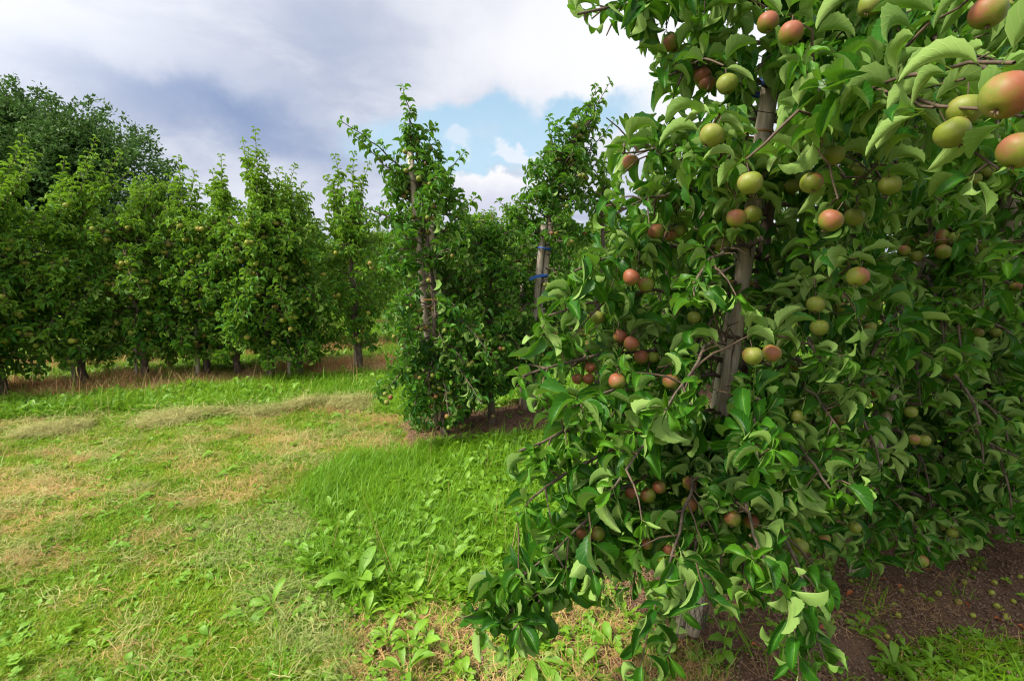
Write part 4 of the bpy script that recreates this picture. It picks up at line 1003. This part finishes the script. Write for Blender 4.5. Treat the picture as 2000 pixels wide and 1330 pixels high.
def points(dens, near, far_=16.0, fall=1.5, full=3.2):
    """Random ground points in the view, thinner with distance: x, y, distance."""
    k = int(dens * 60); r_ = np.sqrt(rng.random(int(dens * (math.pi * far_ ** 2) * .42)) * (far_ ** 2 - near ** 2) + near ** 2)
    th = rng.uniform(-.98, .98, len(r_)); x = np.sin(th) * r_; y = np.cos(th) * r_
    keep = rng.random(len(r_)) < np.minimum(1, (full / r_) ** fall); x, y, r_ = x[keep], y[keep], r_[keep]
    px, py, dp = proj(np.stack([x, y, np.zeros_like(x)], 1)); k2 = (px > -250) & (px < 2250) & (py < 1600); return x[k2], y[k2], r_[k2]
def spread(name, key, dens, weights, size, near=.9, far_=14.0, fall=1.5, tilt=.15, full=3.0, noise=None, grow_far=.5):
    x, y, r_ = points(dens, near, far_, fall, full); z = zone(x, y); w = np.array([weights.get(k, 0.0) for k in range(9)])[z]
    if noise is not None: w = w * np.clip((fbm(x, y, noise[0], noise[1]) - noise[2]) / .15, 0, 1)
    k = rng.random(len(x)) < w; x, y, r_, z = x[k], y[k], r_[k], z[k]
    sc = rng.uniform(*size, len(x)) * (1 + grow_far * np.maximum(0, r_ / full - 1) * .5).clip(1, 1.7)
    scatter(name, key, np.stack([x, y, gz(x, y)], 1), sc, tilt); return len(x)
cnt = {}
cnt['lush'] = spread('long_grass', 'lush', 900, {LUSH: 1.0, SPARSE: .06, LITTER: .03, CLIP: .04, TAN: .05, SOIL: .006, MOWN: .02}, (.75, 1.35), fall=1.3, far_=20)
cnt['mg'] = spread('mown_green_grass', 'mowngreen', 1500, {MOWN: .85, STRAW: .22, CLIP: .40, LITTER: .10, SPARSE: .35, HAY: .05}, (.7, 1.35), fall=1.1, far_=9)
cnt['m'] = spread('mown_pale_grass', 'mown', 1500, {MOWN: .60, STRAW: .55, CLIP: .25, LITTER: .10, SPARSE: .12, HAY: .3}, (.7, 1.35), fall=1.1, far_=9)
cnt['straw'] = spread('dry_straw_litter', 'straw', 700, {MOWN: .04, STRAW: .60, LITTER: .55, SOIL: .06, TAN: .7, HAY: .5, SPARSE: .05, CLIP: .1}, (.7, 1.4), fall=1.4, far_=12, tilt=.1)
cnt['hay'] = spread('hay_windrow', 'hay', 1200, {HAY: 1.0, MOWN: .012, STRAW: .06, CLIP: .03}, (.8, 1.6), fall=1.0, far_=9, tilt=.2)
cnt['clip'] = spread('wilted_clippings', 'clip', 1300, {CLIP: .6, MOWN: .02, LITTER: .06}, (.7, 1.3), fall=1.2, far_=8, tilt=.25)
cnt['tan'] = spread('tan_dry_grass', 'tan', 300, {TAN: .9}, (.6, 1.5), near=4, fall=.8, far_=22, noise=(1.2, 71, .38))
cnt['weed'] = spread('broad_leaved_weeds', 'weed', 260, {LUSH: .95, LITTER: .08, SPARSE: .02, CLIP: .03}, (.65, 1.1), fall=1.2, far_=9, noise=(1.1, 77, .33))
cnt['sw'] = spread('small_ground_weeds', 'smallweed', 420, {MOWN: .13, LITTER: .22, SPARSE: .5, CLIP: .25, SOIL: .05, LUSH: .2, TAN: .03}, (.7, 1.3), fall=1.4, far_=7)
cnt['crumb'] = spread('soil_crumbs', 'crumb', 900, {SOIL: .85, LITTER: .12, SPARSE: .10}, (.4, 1.3), fall=1.5, far_=7, tilt=.5)
cnt['seed'] = spread('dry_seed_stalks', 'seed', 14, {LUSH: .6, TAN: .12, MOWN: .04}, (.7, 1.2), fall=.5, far_=10)
print('SCATTER', cnt, 'LEAVES', [len(t.lp) for t in ALL])

# ------------------------------------------------------------------ single plants, windfalls, fallen leaves
def plant(px, py, n, seed, label, L=(.10, .20), el=(.35, 1.2), w=.15, name='dandelion_plant', cat='weed', stems=0, group=None, age=.2):
    b = gp(px, py); e = D.objects.new(name, None); COL.objects.link(e); e.location = b; e['label'] = label; e['category'] = cat
    if group: e['group'] = group
    for s_, a, el_, L_ in dandelion_parts(n, seed, L=L, el=el, w=w):
        v, f, u = turned(s_, a, el_, L_); o = link('leaf', mesh_from('leaf', v, f, [M['weed_part']], uv=u), e); o.color = (age, 0, 0, 1)
def leafy(px, py, h, seed, label, n=9, L=.05):
    """Upright weed with a stem and pairs of oval leaves."""
    r = random.Random(seed); b = gp(px, py); e = D.objects.new('leafy_weed', None); COL.objects.link(e); e.location = b; e['label'] = label; e['category'] = 'weed'
    st = straight((0, 0, 0), (r.gauss(0, .02), r.gauss(0, .02), h), 6, .004); v, f = tube(st, np.linspace(.003, .0015, 6), 5); link('stem', mesh_from('stem', v, f, [M['weed_part']]), e)
    for i in range(n):
        t = (i + 1) / n; p = np.array([np.interp(t * 5, range(6), st[:, k]) for k in range(3)])
        v, f, u = turned(leaf_shape(7, 3, r.uniform(.33, .4), .9, .3, .12, i, 0, True, .1, .42), i * 1.9 + r.gauss(0, .3), r.uniform(.0, .6), L * r.uniform(.7, 1.2) * (1.1 - .4 * t), p)
        o = link('leaf', mesh_from('leaf', v, f, [M['weed_part']], uv=u), e); o.color = (.25, 0, 0, 1)
plant(700, 1150, 14, 1, 'large pale dandelion clump at the near corner of the long grass', L=(.12, .22))
plant(790, 1150, 9, 2, 'dandelion clump just right of the large corner clump', L=(.1, .18))
plant(925, 1150, 8, 3, 'dandelion plant with flat spreading leaves beside the drooping branch tip', L=(.09, .16), el=(.1, .9))
plant(880, 1110, 7, 4, 'upright dandelion leaves at the edge of the long grass near the dry litter', L=(.12, .18), el=(.8, 1.3))
plant(1040, 1290, 11, 5, 'large jagged dandelion plant under the lowest branch tip', L=(.14, .24), el=(.2, 1.1))
plant(1130, 1320, 8, 6, 'jagged dandelion right of the large one under the branches', L=(.1, .18), el=(.2, 1.0))
plant(790, 1325, 7, 7, 'narrow dandelion in the dry litter at the bottom of the view', L=(.1, .15), el=(.7, 1.3))
plant(430, 1310, 7, 8, 'dandelion rosette flat in the mown grass near the bottom edge', L=(.06, .1), el=(.05, .4), w=.18)
plant(1275, 1310, 9, 9, 'broad weed leaves against the foot of the nearest trunk', L=(.07, .13), el=(.2, .9), w=.22)
plant(1690, 1245, 7, 10, 'small dandelion on bare soil beside the sparse grass', L=(.06, .11), el=(.3, 1.1))
plant(1745, 1320, 8, 11, 'green dandelion at the bottom edge in the sparse grass under the row', L=(.08, .14), el=(.4, 1.1))
plant(960, 1010, 9, 12, 'pale broad-leaved clump in the long grass near the leaf curtain', L=(.12, .18), el=(.6, 1.3))
plant(600, 1060, 7, 13, 'small dandelion at the left border of the long grass by the clippings', L=(.07, .12), el=(.4, 1.1))
leafy(1408, 1318, .17, 1, 'light green leafy weed with oval leaves beside the nearest trunk', 10, .06)
leafy(1440, 1225, .08, 2, 'small two-leaved seedling on bare soil right of the nearest trunk', 5, .035)
leafy(1150, 1235, .09, 3, 'thin leafy weed in the shade under the drooping branches', 7, .04)
leafy(1620, 1165, .12, 4, 'bright feathery weed in the shade behind the hanging branch end', 12, .04)
leafy(1910, 1110, .05, 5, 'tiny seedling on the pale bare soil near the right edge', 4, .03)
WF = [(1925, 1066), (1745, 1197), (1752, 1219), (1718, 1282), (1905, 1116), (1720, 1102), (1940, 1150), (1978, 1182), (1955, 1195), (1962, 1215), (1945, 1192), (1898, 1215), (1965, 1212), (1850, 1100), (1660, 1155), (1812, 1040), (1990, 1140), (1700, 1180),
      (1900, 1125), (1995, 1170), (1085, 1270), (1225, 1310), (1210, 1298), (1540, 1320), (1250, 1250), (1770, 1140), (1730, 1262), (1880, 1150), (1935, 1168), (1600, 1095), (1575, 1270), (1830, 1175), (1870, 1190), (1760, 1170), (1640, 1200)]
WL = {0: 'round yellow-green windfall alone on the pale bare soil', 1: 'large green windfall on dark soil at the edge of the sparse grass', 2: 'green windfall just below the large one by the sparse grass', 3: 'green windfall beside the dandelion at the bottom edge',
      20: 'yellow-green windfall among weeds under the lowest branch tip', 21: 'larger yellow windfall at the foot of the weeds near the trunk', 22: 'small windfall touching the larger yellow one near the trunk', 23: 'half eaten windfall with a red inside on bare soil at the bottom edge', 4: 'yellow windfall near the tiny seedling on pale soil'}
for i, (px, py) in enumerate(WF):
    b = gp(px, py); o = link('fallen_apple', ME_WINDFALL); r = random.uniform(.36, .54) * (1.25 if i in (1, 21, 23, 3) else 1); o.scale = (r,) * 3
    o.location = b + np.array([0, 0, .021 * r]); o.rotation_euler = (random.uniform(1, 2), random.uniform(-1, 1), random.uniform(0, 6.3)); o.color = (random.uniform(0, .35) if i != 23 else .95, 0, 0, 1)
    o['category'] = 'apple'; o['group'] = 'small windfall apples on the bare soil'; o['label'] = WL.get(i, 'small green windfall apple lying on the dark soil under the near row')
FL = [(1703, 1268), (1665, 1180), (1880, 1190), (1825, 1110), (1985, 1228), (1940, 1218), (1700, 1145), (1512, 1272), (1760, 1160), (1465, 1285), (1675, 1095), (1725, 1180), (1690, 1240), (1905, 1065), (745, 1010 + 220), (1820, 1130), (1960, 1150), (1608, 1250), (1730, 1150), (1785, 1105)]
LSH = [leaf_shape(7, 5, .26, 1.5, .6, .4, i, .6, True, .1, .45, .4) for i in range(3)]; LM = [mesh_from('fallen_leaf', v, f, [M['orange_leaf']], uv=u) for v, f, u in LSH]
for i, (px, py) in enumerate(FL):
    o = link('fallen_leaf', LM[i % 3]); s_ = random.uniform(.028, .045); o.scale = (s_,) * 3; o.location = gp(px, py) + np.array([0, 0, .012]); o.rotation_euler = (random.uniform(-.3, .3), random.uniform(-.4, .4), random.uniform(0, 6.3)); o.color = (0, 0, 0, 1)
    o['category'] = 'leaf'; o['group'] = 'dead leaves fallen on the soil'; o['label'] = 'curled orange-brown dead leaf on the soil under the near row' if i != 14 else 'single dead leaf lying in the dry litter left of the drooping branch'
